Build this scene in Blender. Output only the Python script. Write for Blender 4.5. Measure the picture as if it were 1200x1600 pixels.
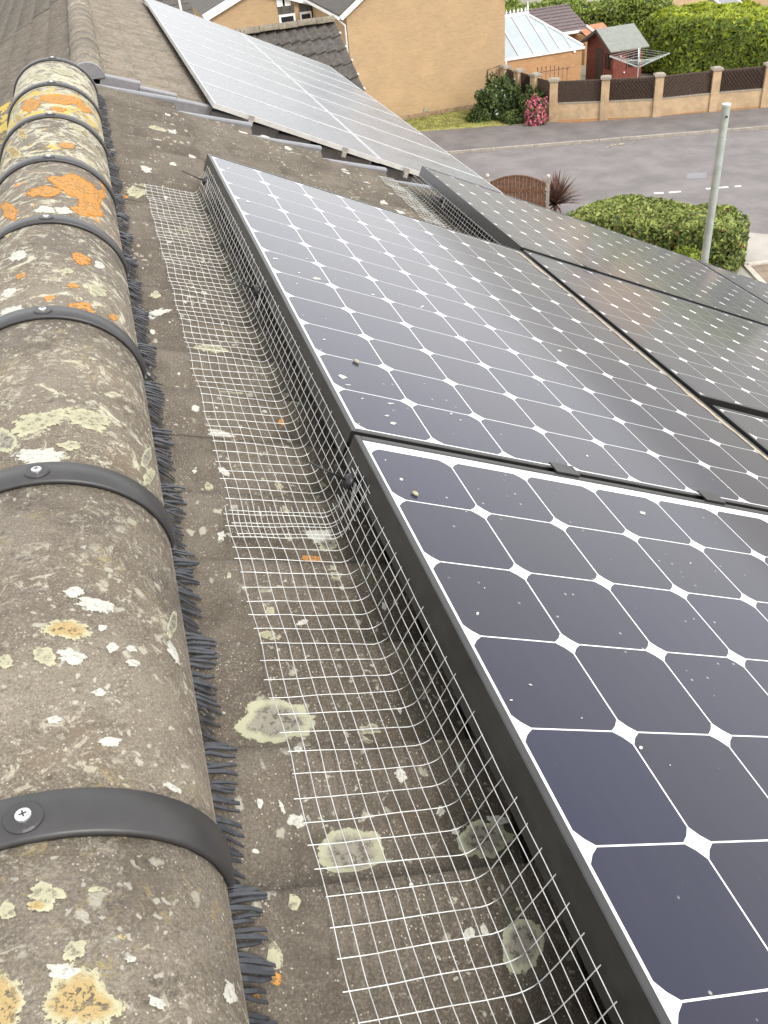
import bpy, bmesh, math, random
import numpy as np
from mathutils import Matrix, Vector, noise as mnoise

for o in list(bpy.data.objects):
    bpy.data.objects.remove(o)
S = bpy.context.scene
COL = S.collection
rnd = random.Random(7)

# ------------------------------------------------------------------ camera, sky, sun, exposure
CAMH = 11.0
# world axes of the camera: right, down, forward (columns), from the solar cell grid in the photograph
M3 = np.array([[0.9549829, -0.2373527, 0.1779643],
               [-0.2846252, -0.5639279, 0.775225],
               [-0.0836427, -0.7909798, -0.6060981]])
FPX = 1381.6
CAM = np.array([0.0, 0.0, CAMH])
cd = bpy.data.cameras.new('camera')
cam = bpy.data.objects.new('camera', cd)
COL.objects.link(cam)
r_, d_, f_ = M3[:, 0], M3[:, 1], M3[:, 2]
cam.matrix_world = Matrix(((r_[0], -d_[0], -f_[0], 0), (r_[1], -d_[1], -f_[1], 0), (r_[2], -d_[2], -f_[2], CAMH), (0, 0, 0, 1)))
cd.sensor_fit = 'VERTICAL'
cd.sensor_height = 36.0
cd.lens = 36.0 * FPX / 1600.0
cd.clip_start = 0.05
cd.clip_end = 2000
S.camera = cam

SUN_EL, SUN_AZ = 42.0, 150.0           # azimuth measured clockwise from +Y
w = bpy.data.worlds.new('World')
S.world = w
w.use_nodes = True
nt = w.node_tree
for n in list(nt.nodes):
    nt.nodes.remove(n)
sky = nt.nodes.new('ShaderNodeTexSky')
sky.sky_type = 'NISHITA'
sky.sun_disc = False
sky.sun_elevation = math.radians(SUN_EL)
sky.sun_rotation = math.radians(SUN_AZ)
sky.dust_density = 3.0
sky.air_density = 1.0
sky.ozone_density = 1.0
hs = nt.nodes.new('ShaderNodeHueSaturation')      # thin high cloud: the blue is washed out evenly
hs.inputs['Saturation'].default_value = 0.3
bg = nt.nodes.new('ShaderNodeBackground')
bg.inputs['Strength'].default_value = 0.15
out = nt.nodes.new('ShaderNodeOutputWorld')
nt.links.new(sky.outputs[0], hs.inputs['Color'])
veil = nt.nodes.new('ShaderNodeMix')               # even bright cloud layer over the clear sky
veil.data_type = 'RGBA'
veil.inputs[0].default_value = 0.72
veil.inputs[7].default_value = (7.6, 7.65, 7.7, 1.0)
nt.links.new(hs.outputs[0], veil.inputs[6])
nt.links.new(veil.outputs[2], bg.inputs['Color'])
nt.links.new(bg.outputs[0], out.inputs['Surface'])

sd = bpy.data.lights.new('sun', 'SUN')
sd.energy = 1.3
sd.angle = math.radians(14)
sd.color = (1.0, 0.96, 0.9)
sun = bpy.data.objects.new('sun', sd)
COL.objects.link(sun)
e, a = math.radians(SUN_EL), math.radians(SUN_AZ)
to_sun = Vector((math.sin(a) * math.cos(e), math.cos(a) * math.cos(e), math.sin(e)))
sun.rotation_euler = to_sun.to_track_quat('Z', 'Y').to_euler()
sun.location = (0, 0, 40)

S.view_settings.view_transform = 'Standard'
S.view_settings.look = 'None'
S.view_settings.gamma = 1.0
S.view_settings.use_curve_mapping = False
S.view_settings.exposure = 0.88
S.render.resolution_x, S.render.resolution_y = 768, 1024
S.render.engine = 'CYCLES'

# ------------------------------------------------------------------ pixel -> place helpers
def ray(x, y):
    d = M3 @ np.array([(x - 600) / FPX, (y - 800) / FPX, 1.0])
    return d / np.linalg.norm(d)
def at_z(x, y, z=0.0):
    d = ray(x, y); t = (z - CAMH) / d[2]
    return CAM + d * t
def at_y(x, y, Y):
    d = ray(x, y); return CAM + d * (Y / d[1])

PITCH = math.radians(26.0)
SN, CS = math.sin(PITCH), math.cos(PITCH)
VX, UP = np.array([CS, 0, -SN]), np.array([SN, 0, CS])
O_NEAR = np.array([0.21726, 1.05616, CAMH - 0.66409])      # corner of the cell field of the middle panel
# roof coordinates: v down the slope, u along the ridge, h above the panel glass
def rp(v, u, h, O=O_NEAR):
    return O + VX * v + np.array([0, 1, 0]) * u + UP * h
def roof_mat(O, left=False):
    if left:
        return Matrix.Translation(O) @ Matrix.Rotation(math.pi, 4, 'Z') @ Matrix.Rotation(PITCH, 4, 'Y')
    return Matrix.Translation(O) @ Matrix.Rotation(PITCH, 4, 'Y')
def on_plane(x, y, h, O=O_NEAR):
    d = ray(x, y); t = (UP @ (O + UP * h - CAM)) / (UP @ d)
    P = CAM + d * t - O
    return P @ VX, P[1]

# ------------------------------------------------------------------ materials
class NT:
    def __init__(s, name):
        s.m = bpy.data.materials.new(name); s.m.use_nodes = True
        s.t = s.m.node_tree
        s.b = s.t.nodes['Principled BSDF']
        s.geo = None
    def n(s, typ, props=None, **inp):
        nd = s.t.nodes.new('ShaderNode' + typ)
        for k, v in (props or {}).items(): setattr(nd, k, v)
        for k, v in inp.items():
            key = int(k[1:]) if k[0] == 'i' and k[1:].isdigit() else k.replace('_', ' ')
            s.set(nd.inputs[key], v)
        return nd
    def set(s, sock, v):
        if isinstance(v, bpy.types.NodeSocket): s.t.links.new(v, sock)
        else: sock.default_value = v
    def pos(s):
        if s.geo is None: s.geo = s.n('NewGeometry')
        return s.geo.outputs['Position']
    def noise(s, scale, detail=4, rough=0.6, vec=None, dist=0.0):
        return s.n('TexNoise', Vector=vec or s.pos(), Scale=scale, Detail=detail, Roughness=rough, Distortion=dist).outputs[0]
    def voro(s, scale, vec=None, rand=1.0, feature='F1'):
        return s.n('TexVoronoi', {'feature': feature}, Vector=vec or s.pos(), Scale=scale, Randomness=rand).outputs[0]
    def step(s, v, lo, hi):
        return s.n('MapRange', {'interpolation_type': 'SMOOTHSTEP'}, i0=v, i1=lo, i2=hi, i3=0.0, i4=1.0).outputs[0]
    def math(s, op, a, b=0.0, c=None):
        nd = s.n('Math', {'operation': op}, i0=a, i1=b)
        return nd.outputs[0]
    def mix(s, fac, A, B):
        nd = s.t.nodes.new('ShaderNodeMix'); nd.data_type = 'RGBA'
        s.set(nd.inputs[0], fac)
        for i, v in ((6, A), (7, B)):
            s.set(nd.inputs[i], v if isinstance(v, bpy.types.NodeSocket) else (*v, 1.0))
        return nd.outputs[2]
    def bump(s, h, strength=0.5, dist=0.002, nrm=None):
        nd = s.n('Bump', Height=h, Strength=strength, Distance=dist)
        if nrm is not None: s.set(nd.inputs['Normal'], nrm)
        s.set(s.b.inputs['Normal'], nd.outputs[0]); return nd.outputs[0]
    def done(s, col=None, rough=None, metal=None, spec=None):
        if col is not None: s.set(s.b.inputs['Base Color'], col if isinstance(col, bpy.types.NodeSocket) else (*col, 1.0))
        if rough is not None: s.set(s.b.inputs['Roughness'], rough)
        if metal is not None: s.set(s.b.inputs['Metallic'], metal)
        if spec is not None: s.set(s.b.inputs['Specular IOR Level'], spec)
        return s.m

def plain(name, col, rough=0.6, metal=0.0, var=0.15, scale=8.0, spec=0.5, bump=0.0, bscale=60.0):
    t = NT(name)
    n = t.noise(scale, 5, 0.65)
    c = t.mix(t.step(n, 0.3, 0.7), tuple(x * (1 - var) for x in col), tuple(min(1, x * (1 + var)) for x in col))
    if bump: t.bump(t.noise(bscale, 3), 0.6, bump)
    return t.done(c, rough, metal, spec)

def concrete(name, lichen=True, tone=1.0, dens=0.0):
    """weathered concrete tile: grains, algae, pale lichen specks; object colour = (orange, yellow, pale) growth"""
    t = NT(name)
    big = t.noise(5.0, 4, 0.6); mid = t.noise(28.0, 5, 0.7); fine = t.noise(420.0, 3, 0.7)
    c = t.mix(t.step(big, 0.35, 0.65), (0.108 * tone, 0.088 * tone, 0.066 * tone), (0.172 * tone, 0.146 * tone, 0.113 * tone))
    c = t.mix(t.math('MULTIPLY', t.step(mid, 0.45, 0.75), 0.55), c, (0.075 * tone, 0.062 * tone, 0.047 * tone))
    c = t.mix(t.math('MULTIPLY', t.step(mid, 0.5, 0.2), 0.35), c, (0.21 * tone, 0.175 * tone, 0.135 * tone))
    c = t.mix(t.math('MULTIPLY', t.step(fine, 0.45, 0.7), 0.6), c, (0.30 * tone, 0.26 * tone, 0.205 * tone))
    c = t.mix(t.math('MULTIPLY', t.step(fine, 0.45, 0.25), 0.6), c, (0.045, 0.037, 0.028))
    st_ = t.math('MULTIPLY', t.step(t.noise(11.0, 5, 0.7, dist=0.5), 0.50, 0.68), 0.55)
    c = t.mix(st_, c, (0.070 * tone, 0.056 * tone, 0.040 * tone))
    wm = t.math('MULTIPLY', t.step(t.noise(7.0, 5, 0.7), 0.52, 0.70), 0.5)
    c = t.mix(wm, c, (0.20 * tone, 0.155 * tone, 0.105 * tone))
    # bright grains
    gr = t.math('MULTIPLY', t.step(t.voro(230.0), 0.23, 0.12), t.step(t.noise(60.0, 2), 0.45, 0.6))
    c = t.mix(t.math('MULTIPLY', gr, 0.75), c, (0.52, 0.48, 0.40))
    oc = t.n('ObjectInfo').outputs['Color']
    sep = t.n('SeparateColor', Color=oc)
    if lichen:
        wob = t.n('VectorMath', {'operation': 'ADD'}, i0=t.pos(),
                  i1=t.n('VectorMath', {'operation': 'SCALE'}, i0=t.n('TexNoise', Vector=t.pos(), Scale=70.0, Detail=3.0).outputs[1], Scale=0.022).outputs[0]).outputs[0]
        sp = t.math('MULTIPLY', t.step(t.voro(34.0, wob), 0.24, 0.15), t.step(t.noise(9.0, 2), 0.50 - dens, 0.58 - dens))
        c = t.mix(t.math('MULTIPLY', sp, 0.6), c, (0.46, 0.44, 0.35))
        sp2 = t.math('MULTIPLY', t.step(t.voro(85.0, wob), 0.26, 0.16), t.step(t.noise(16.0, 2), 0.52 - dens, 0.60 - dens))
        c = t.mix(t.math('MULTIPLY', sp2, 0.6), c, (0.50, 0.47, 0.39))
        if dens:
            mo = t.math('MULTIPLY', t.step(t.noise(55.0, 8, 0.8, dist=0.7), 0.52, 0.60), t.step(t.noise(7.0, 3), 0.42, 0.6))
            c = t.mix(t.math('MULTIPLY', mo, 0.75), c, (0.42, 0.385, 0.30))
            mo = t.math('MULTIPLY', t.step(t.noise(48.0, 8, 0.8, dist=0.9), 0.55, 0.62), t.step(t.noise(4.5, 3), 0.46, 0.6))
            c = t.mix(t.math('MULTIPLY', mo, 0.7), c, (0.30, 0.235, 0.105))
            dk = t.math('MULTIPLY', t.step(t.noise(38.0, 7, 0.8, dist=0.4), 0.56, 0.66), 0.65)
            c = t.mix(dk, c, (0.055, 0.046, 0.036))
        # crusts driven by the growth on each tile
        nz = t.noise(15.0, 7, 0.72, dist=0.6)
        def crust(chan, nv, lo, hi, col):
            th = t.math('SUBTRACT', 1.0, sep.outputs[chan])
            return t.step(t.math('SUBTRACT', nv, t.math('MULTIPLY', th, 0.45)), lo, hi), col
        f, k = crust(2, t.noise(24.0, 8, 0.75, dist=0.8), 0.33, 0.40, (0.50, 0.475, 0.36)); c = t.mix(t.math('MULTIPLY', f, 0.8), c, k)
        f, k = crust(1, t.noise(17.0, 8, 0.72, dist=0.5), 0.33, 0.39, (0.50, 0.37, 0.075)); c = t.mix(t.math('MULTIPLY', f, 0.85), c, k)
        f, k = crust(0, nz, 0.33, 0.38, (0.56, 0.25, 0.045)); c = t.mix(t.math('MULTIPLY', f, 0.92), c, k)
    b1 = t.bump(t.noise(120.0, 5, 0.7), 0.55, 0.004)
    t.bump(fine, 0.7, 0.0018, b1)
    return t.done(c, 0.88, spec=0.35)

def lichen_mat(name, rim, inner, spots, cut=True, hole=1.0, rag=1.5):
    t = NT(name)
    at = t.n('Attribute', {'attribute_name': 'ring'}).outputs['Fac']
    n1 = t.noise(95.0, 5, 0.75); n2 = t.noise(300.0, 3, 0.7)
    r = t.math('ADD', at, t.math('MULTIPLY', t.math('SUBTRACT', n1, 0.5), 0.55))
    c = t.mix(t.step(r, 0.52, 0.8), inner, rim)
    c = t.mix(t.math('MULTIPLY', t.step(n2, 0.5, 0.68), 0.6), c, spots)
    t.bump(n2, 0.8, 0.002)
    if cut:       # the crust is broken: bare tile shows through
        nn = t.noise(150.0, 6, 0.75)
        al = t.math('SUBTRACT', 1.0, t.math('MULTIPLY', t.math('MULTIPLY', t.step(nn, 0.5, 0.57), t.step(r, 0.85, 0.35)), hole))
        edge = t.step(t.math('ADD', at, t.math('MULTIPLY', t.math('SUBTRACT', nn, 0.42), rag)), 1.02, 0.96)
        t.set(t.b.inputs['Alpha'], t.math('MULTIPLY', al, edge))
    return t.done(c, 0.9, spec=0.2)

def glassy(name, col, dust=0.06, dcol=(0.30, 0.28, 0.25), rough=0.07, spec=0.5, var=0.0, sheen=0.0):
    t = NT(name)
    if sheen:      # film of dust; the sheen also stands in for sky reflection along the glass
        t.b.inputs['Sheen Weight'].default_value = sheen; t.b.inputs['Sheen Roughness'].default_value = 0.45
        t.b.inputs['Sheen Tint'].default_value = (0.95, 0.95, 0.97, 1)
    n1 = t.noise(3.0, 6, 0.7); n2 = t.noise(160.0, 4, 0.75)
    n3 = t.n('TexNoise', Vector=t.n('VectorMath', {'operation': 'MULTIPLY'}, i0=t.pos(), i1=(60.0, 9.0, 60.0)).outputs[0], Scale=1.0, Detail=6.0).outputs[0]
    f = t.math('MULTIPLY', t.math('ADD', t.step(n1, 0.25, 0.8), t.math('ADD', t.step(n2, 0.5, 0.8), t.step(n3, 0.4, 0.8))), dust)
    c = t.mix(f, col, dcol)
    rg = t.n('MapRange', i0=n1, i1=0.3, i2=0.75, i3=rough * 0.85, i4=rough * 1.2).outputs[0]
    sp = t.math('MULTIPLY', t.step(t.voro(55.0), 0.13, 0.05), t.step(t.noise(13.0, 2), 0.55, 0.6))
    c = t.mix(t.math('MULTIPLY', sp, 0.7), c, (0.5, 0.5, 0.46))
    if var:
        rv = t.n('ObjectInfo').outputs['Random']
        c = t.mix(t.math('MULTIPLY', rv, var), c, (0.020, 0.016, 0.020))
    return t.done(c, rg, spec=spec)

MT = {}
MT['tile'] = concrete('concrete_tile', tone=0.80)
MT['tile_far'] = concrete('concrete_tile_far', tone=1.25)  # lighter tone: sky sheen on the far roof put into the colour
MT['ridge'] = concrete('concrete_ridge', tone=1.10, dens=0.06)
MT['tile_dark'] = plain('dark_tile', (0.085, 0.075, 0.066), 0.85, var=0.35, scale=9, bump=0.006)
MT['deck'] = plain('roof_felt', (0.03, 0.028, 0.026), 0.95)
MT['strap'] = plain('black_plastic_strap', (0.036, 0.034, 0.034), 0.42, var=0.12, scale=30)
MT['bristle'] = plain('grey_bristle', (0.040, 0.042, 0.048), 0.42, var=0.3, scale=90)
MT['screw'] = plain('zinc_screw', (0.66, 0.67, 0.66), 0.3, 0.85, var=0.1, scale=200)
MT['frame_black'] = plain('black_anodised_frame', (0.018, 0.017, 0.016), 0.33, 0.0, var=0.3, scale=25, spec=0.7)
MT['frame_silver'] = plain('silver_frame', (0.56, 0.56, 0.55), 0.4, 0.35, var=0.1, scale=12)
MT['white_sheet'] = glassy('white_backsheet', (0.80, 0.81, 0.82), 0.05, (0.5, 0.48, 0.44))
MT['cell'] = glassy('navy_cell', (0.008, 0.009, 0.030), 0.014, (0.27, 0.25, 0.25), rough=0.10, spec=0.32, var=0.5, sheen=0.22)
MT['far_glass'] = glassy('far_panel_glass', (0.05, 0.055, 0.07), 0.22, (0.40, 0.40, 0.40), rough=0.22)
MT['wire'] = plain('galvanised_wire', (0.62, 0.62, 0.60), 0.38, 0.4, var=0.2, scale=40)
MT['clip'] = plain('black_clip', (0.015, 0.015, 0.015), 0.4)
MT['alu'] = plain('aluminium', (0.55, 0.55, 0.54), 0.35, 0.8, var=0.1)
MT['verge'] = plain('grey_verge_plastic', (0.17, 0.168, 0.18), 0.38, var=0.12, scale=14)

MT['dirt'] = plain('tan_dirt', (0.34, 0.29, 0.21), 0.9, var=0.3, scale=60)
MT['lich_pale'] = lichen_mat('lichen_pale', (0.38, 0.375, 0.255), (0.25, 0.23, 0.185), (0.38, 0.36, 0.31), rag=0.6, hole=0.8)
MT['lich_cream'] = lichen_mat('lichen_cream', (0.42, 0.40, 0.27), (0.36, 0.34, 0.235), (0.46, 0.44, 0.33), hole=0.6)
MT['lich_orange'] = lichen_mat('lichen_orange', (0.50, 0.22, 0.045), (0.46, 0.235, 0.075), (0.44, 0.30, 0.15), hole=0.7)
MT['lich_yellow'] = lichen_mat('lichen_yellow', (0.42, 0.39, 0.26), (0.38, 0.28, 0.13), (0.43, 0.37, 0.22))
MT['lich_white'] = lichen_mat('lichen_white', (0.46, 0.45, 0.39), (0.50, 0.49, 0.43), (0.36, 0.34, 0.29), hole=0.25)

MT['dropping'] = lichen_mat('dropping', (0.50, 0.49, 0.45), (0.58, 0.57, 0.53), (0.40, 0.39, 0.35), hole=0.4, rag=1.9)

def brick_mat(name, c1, c2, mortar, sc=1.0):
    t = NT(name)
    sep = t.n('SeparateXYZ', Vector=t.pos())
    x = t.math('ADD', sep.outputs[0], sep.outputs[1])
    v = t.n('CombineXYZ', X=x, Y=sep.outputs[2]).outputs[0]
    br = t.n('TexBrick', {}, Vector=v, Color1=(*c1, 1), Color2=(*c2, 1), Mortar=(*mortar, 1), Scale=sc, Mortar_Size=0.008, Brick_Width=0.225, Row_Height=0.075)
    n = t.noise(1.2, 5, 0.65); n2 = t.noise(9.0, 4, 0.7)
    c = t.mix(t.math('MULTIPLY', t.step(n, 0.42, 0.72), 0.38), br.outputs[0], tuple(min(1, q * 1.25) for q in c1))
    c = t.mix(t.math('MULTIPLY', t.step(n2, 0.5, 0.8), 0.4), c, tuple(q * 0.72 for q in c2))
    t.bump(br.outputs[1], -0.3, 0.01)
    return t.done(c, 0.9, spec=0.25)
MT['brick_tan'] = brick_mat('tan_brick', (0.425, 0.285, 0.155), (0.375, 0.245, 0.13), (0.42, 0.335, 0.225))
MT['brick_orange'] = brick_mat('orange_brick', (0.44, 0.24, 0.11), (0.36, 0.185, 0.085), (0.42, 0.31, 0.2))
MT['render_tan'] = plain('tan_render', (0.44, 0.315, 0.19), 0.92, var=0.16, scale=2.4)
MT['stone_cap'] = plain('stone_cap', (0.30, 0.26, 0.21), 0.9, var=0.2, scale=9)
MT['white_paint'] = plain('white_upvc', (0.78, 0.78, 0.76), 0.45, var=0.05)
MT['glass_roof'] = plain('translucent_roof', (0.36, 0.41, 0.44), 0.35, var=0.06, scale=1.5)
MT['wood_dark'] = plain('dark_wood', (0.070, 0.045, 0.032), 0.85, var=0.4, scale=14)
MT['wood_fence'] = plain('brown_wood', (0.135, 0.066, 0.036), 0.85, var=0.35, scale=11)
MT['wood_red'] = plain('red_brown_wood', (0.17, 0.045, 0.030), 0.8, var=0.2, scale=5)
MT['felt_green'] = plain('green_felt', (0.215, 0.225, 0.20), 0.9, var=0.1, scale=4)
MT['window_dark'] = plain('dark_window', (0.02, 0.022, 0.025), 0.1)
MT['metal_post'] = plain('galvanised_post', (0.36, 0.40, 0.385), 0.5, 0.3, var=0.16, scale=5)
MT['dryer'] = plain('dryer_metal', (0.55, 0.60, 0.58), 0.4, 0.3, var=0.05)
MT['rust'] = plain('rusty_iron', (0.13, 0.06, 0.04), 0.8, var=0.3, scale=20)
MT['asphalt'] = plain('road_asphalt', (0.172, 0.156, 0.152), 0.9, var=0.17, scale=0.8, bump=0.004, bscale=90)
MT['asphalt_patch'] = plain('road_patch_asphalt', (0.22, 0.21, 0.215), 0.9, var=0.1)
MT['pavement'] = plain('pavement_asphalt', (0.140, 0.124, 0.118), 0.9, var=0.2, scale=0.9, bump=0.004, bscale=90)
MT['paving'] = plain('pale_paving', (0.36, 0.33, 0.295), 0.9, var=0.12, scale=1.5)
MT['kerb'] = plain('kerb_concrete', (0.31, 0.275, 0.235), 0.9, var=0.2, scale=4)
MT['kerb_pale'] = plain('kerb_pale_concrete', (0.50, 0.46, 0.40), 0.9, var=0.1, scale=4)
MT['paint'] = plain('road_paint', (0.58, 0.57, 0.55), 0.8, var=0.25, scale=9)
MT['soil'] = plain('garden_ground', (0.22, 0.205, 0.15), 0.95, var=0.3, scale=0.5)
MT['lawn'] = plain('dry_lawn', (0.25, 0.235, 0.07), 0.95, var=0.3, scale=3)
MT['brown_ground'] = plain('brown_ground', (0.25, 0.19, 0.14), 0.95, var=0.2, scale=3)

def leaf_mat(name, col, tr=0.35, var=0.35, sc=3.0):
    t = NT(name)
    n = t.noise(sc, 4, 0.7)
    c = t.mix(t.step(n, 0.3, 0.7), tuple(x * (1 - var) for x in col), tuple(x * (1 + var) for x in col))
    t.done(c, 0.55, spec=0.4)
    d = t.n('BsdfTranslucent', Color=c)
    mx = t.n('MixShader', Fac=tr)
    t.t.links.new(t.b.outputs[0], mx.inputs[1]); t.t.links.new(d.outputs[0], mx.inputs[2])
    t.t.links.new(mx.outputs[0], t.t.nodes['Material Output'].inputs['Surface'])
    return t.m
MT['leaf_a'] = leaf_mat('leaf_mid_green', (0.155, 0.205, 0.05))
MT['leaf_b'] = leaf_mat('leaf_light_green', (0.31, 0.35, 0.095))
MT['leaf_c'] = leaf_mat('leaf_dark_green', (0.055, 0.085, 0.025))
MT['leaf_red'] = leaf_mat('leaf_russet', (0.20, 0.09, 0.035))
MT['leaf_lime'] = leaf_mat('leaf_lime', (0.26, 0.33, 0.045))
MT['conifer'] = leaf_mat('conifer_green', (0.215, 0.285, 0.038))
MT['conifer_b'] = leaf_mat('conifer_bright', (0.38, 0.43, 0.04))
MT['leaf_purple'] = leaf_mat('leaf_purple', (0.12, 0.062, 0.05), 0.15)
MT['leaf_tan'] = leaf_mat('leaf_tan', (0.17, 0.115, 0.075), 0.15)
MT['pink'] = leaf_mat('pink_petal', (0.72, 0.20, 0.29), 0.3, 0.2)
MT['white_petal'] = leaf_mat('white_petal', (0.6, 0.6, 0.5), 0.3, 0.1)
MT['core'] = plain('twig_core', (0.022, 0.026, 0.012), 0.95, var=0.4, scale=5)

# ------------------------------------------------------------------ mesh helpers
class MB:
    def __init__(s): s.v, s.f, s.mi, s.attr = [], [], [], []
    def add(s, vs, fs, mi=0, attr=None):
        b = len(s.v); s.v += [tuple(map(float, p)) for p in vs]
        s.f += [tuple(b + i for i in f) for f in fs]; s.mi += [mi] * len(fs)
        s.attr += attr if attr is not None else [0.0] * len(vs)
        return s
    def box(s, lo, hi, mi=0, bev=0.0):
        x0, y0, z0 = lo; x1, y1, z1 = hi
        return s.add([(x0, y0, z0), (x1, y0, z0), (x1, y1, z0), (x0, y1, z0), (x0, y0, z1), (x1, y0, z1), (x1, y1, z1), (x0, y1, z1)],
                     [(3, 2, 1, 0), (4, 5, 6, 7), (0, 1, 5, 4), (1, 2, 6, 5), (2, 3, 7, 6), (3, 0, 4, 7)], mi)
    def bar(s, p, q, wx, wz, up=(0, 0, 1), mi=0):
        p, q = Vector(p), Vector(q); d = (q - p).normalized(); sx = d.cross(Vector(up))
        if sx.length < 1e-5: sx = d.cross(Vector((1, 0, 0)))
        sx.normalize(); sz = sx.cross(d)
        vs = [P + sx * (i * wx / 2) + sz * (j * wz / 2) for P in (p, q) for i, j in ((-1, -1), (1, -1), (1, 1), (-1, 1))]
        return s.add(vs, [(0, 1, 2, 3), (7, 6, 5, 4), (0, 4, 5, 1), (1, 5, 6, 2), (2, 6, 7, 3), (3, 7, 4, 0)], mi)
    def tube(s, pts, r, k=6, mi=0, cap=True):
        pts = [Vector(p) for p in pts]; n = len(pts); vs = []
        rr = r if isinstance(r, (list, tuple)) else [r] * n
        for i, p in enumerate(pts):
            d = (pts[min(i + 1, n - 1)] - pts[max(i - 1, 0)]).normalized()
            ref = Vector((0, 0, 1)) if abs(d.z) < 0.9 else Vector((1, 0, 0))
            sx = d.cross(ref).normalized(); sy = sx.cross(d)
            vs += [p + (sx * math.cos(t) + sy * math.sin(t)) * rr[i] for t in (2 * math.pi * j / k for j in range(k))]
        fs = [(i * k + j, i * k + (j + 1) % k, (i + 1) * k + (j + 1) % k, (i + 1) * k + j) for i in range(n - 1) for j in range(k)]
        if cap: fs += [tuple(range(k - 1, -1, -1)), tuple((n - 1) * k + j for j in range(k))]
        return s.add(vs, fs, mi)
    def mesh(s, name, mats, smooth=False):
        me = bpy.data.meshes.new(name); me.from_pydata(s.v, [], s.f)
        for m in (mats if isinstance(mats, (list, tuple)) else [mats]): me.materials.append(m)
        if len(set(s.mi)) > 1: me.polygons.foreach_set('material_index', s.mi)
        if smooth: me.polygons.foreach_set('use_smooth', [True] * len(s.f))
        if any(s.attr):
            at = me.attributes.new('ring', 'FLOAT', 'POINT'); at.data.foreach_set('value', s.attr)
        me.validate(); me.update(); return me
    def build(s, name, mats, parent=None, smooth=False):
        return link(name, s.mesh(name, mats, smooth), parent)

def link(name, me, parent=None, mat=None, world=True):
    o = bpy.data.objects.new(name, me); COL.objects.link(o)
    if parent is not None:
        o.parent = parent
        if world: o.matrix_parent_inverse = MW[parent.name].inverted()
    if mat is not None: o.matrix_basis = mat
    o.color = (0, .08, .3, 1)
    MW[o.name] = mat.copy() if (mat is not None) else Matrix.Identity(4)
    return o
MW = {}
def tag(o, label=None, cat=None, group=None, kind=None):
    for k, v in (('label', label), ('category', cat), ('group', group), ('kind', kind)):
        if v: o[k] = v
    return o
def empty(name, loc=(0, 0, 0), label=None, cat=None, group=None, mat=None):
    o = bpy.data.objects.new(name, None); COL.objects.link(o)
    m = mat if mat is not None else Matrix.Translation(Vector([float(q) for q in loc]))
    o.matrix_basis = m; MW[o.name] = m.copy(); o.empty_display_size = 0.2
    return tag(o, label, cat, group)
def struct(o): o['kind'] = 'structure'; return o
def poly(pts, z0, z1):
    m = MB(); n = len(pts)
    m.add([(x, y, z0) for x, y in pts] + [(x, y, z1) for x, y in pts],
          [tuple(range(n, 2 * n))] + [(i, (i + 1) % n, n + (i + 1) % n, n + i) for i in range(n)])
    return m

# ------------------------------------------------------------------ ground, road, pavements
struct(MB().add([(-300, -300, 0), (300, -300, 0), (300, 500, 0), (-300, 500, 0)], [(0, 1, 2, 3)]).build('ground', MT['soil']))
K0, KD = np.array([13.39, 36.70]), np.array([0.951, -0.309])          # far kerb line
KN = np.array([0.309, 0.951])
def kp(s, off=0.0): return tuple(K0 + KD * s + KN * off)
near_edge = [(-40, 44.0), (2, 31.6), (9.0, 29.3), (13.2, 27.7), (15.6, 26.2), (17.2, 24.2), (18.44, 22.9), (24, 20.9), (45, 14)]
road = [kp(-55), kp(60)] + near_edge[::-1]
struct(poly(road, 0.0, 0.03).build('road', MT['asphalt']))
struct(poly([kp(-55, 0.13), kp(60, 0.13), kp(60, 2.6), kp(5.2, 2.95), kp(4.2, 3.39), kp(-6.5, 3.75), kp(-55, 3.75)], 0, 0.125).build('pavement', MT['pavement']))
m = MB(); s = -50.0
kroot = struct(empty('kerb', (*kp(0), 0)))
i = 0
while s < 52:
    L = 0.9
    if -8 < s < 22:
        q = [kp(s + 0.006, 0), kp(s + L - 0.006, 0), kp(s + L - 0.006, 0.127), kp(s + 0.006, 0.127)]
        poly(q, 0, 0.14 + rnd.uniform(-.004, .004)).build('kerb_stone', MT['kerb'], kroot)
    s += L
for sa, sb in ((-50, -8.0), (22.3, 52)):
    poly([kp(sa, 0), kp(sb, 0), kp(sb, 0.127), kp(sa, 0.127)], 0, 0.14).build('kerb_run', MT['kerb'], kroot)
near_pave = near_edge + [(45, 5), (12, 12), (2, 24), (-40, 34)]
struct(poly(near_pave, 0.0, 0.11).build('footway', MT['paving']))
# lawn strip and verge behind the far pavement
struct(poly([kp(-6.5, 3.76), kp(4.2, 3.4), (18.1, 39.5), (17.9, 42.85), (10.6, 43.02)], 0, 0.135).build('lawn', MT['lawn']))
grass = MB()
for _ in range(9000):
    x = rnd.uniform(11.5, 18.2); y = rnd.uniform(38.3, 43.0)
    so = (x - K0[0]) * KN[0] + (y - K0[1]) * KN[1]
    if so < 3.72 + rnd.uniform(0, .12) - .05 * (x - 11.5) / 6.0: continue
    h = rnd.uniform(.03, .09); a_ = rnd.uniform(0, 6.28); dx, dy = math.cos(a_) * .02, math.sin(a_) * .02
    lx, ly = rnd.uniform(-.04, .04), rnd.uniform(-.04, .04)
    grass.add([(x - dx, y - dy, .13), (x + dx, y + dy, .13), (x + lx, y + ly, .13 + h)], [(0, 1, 2)], rnd.choice((0, 0, 1)))
tag(grass.build('grass', [leaf_mat('grass_blade', (0.27, 0.25, 0.075), 0.3), MT['leaf_b']]), 'dry yellow green grass strip beside the pavement', 'grass', kind='stuff')
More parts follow.
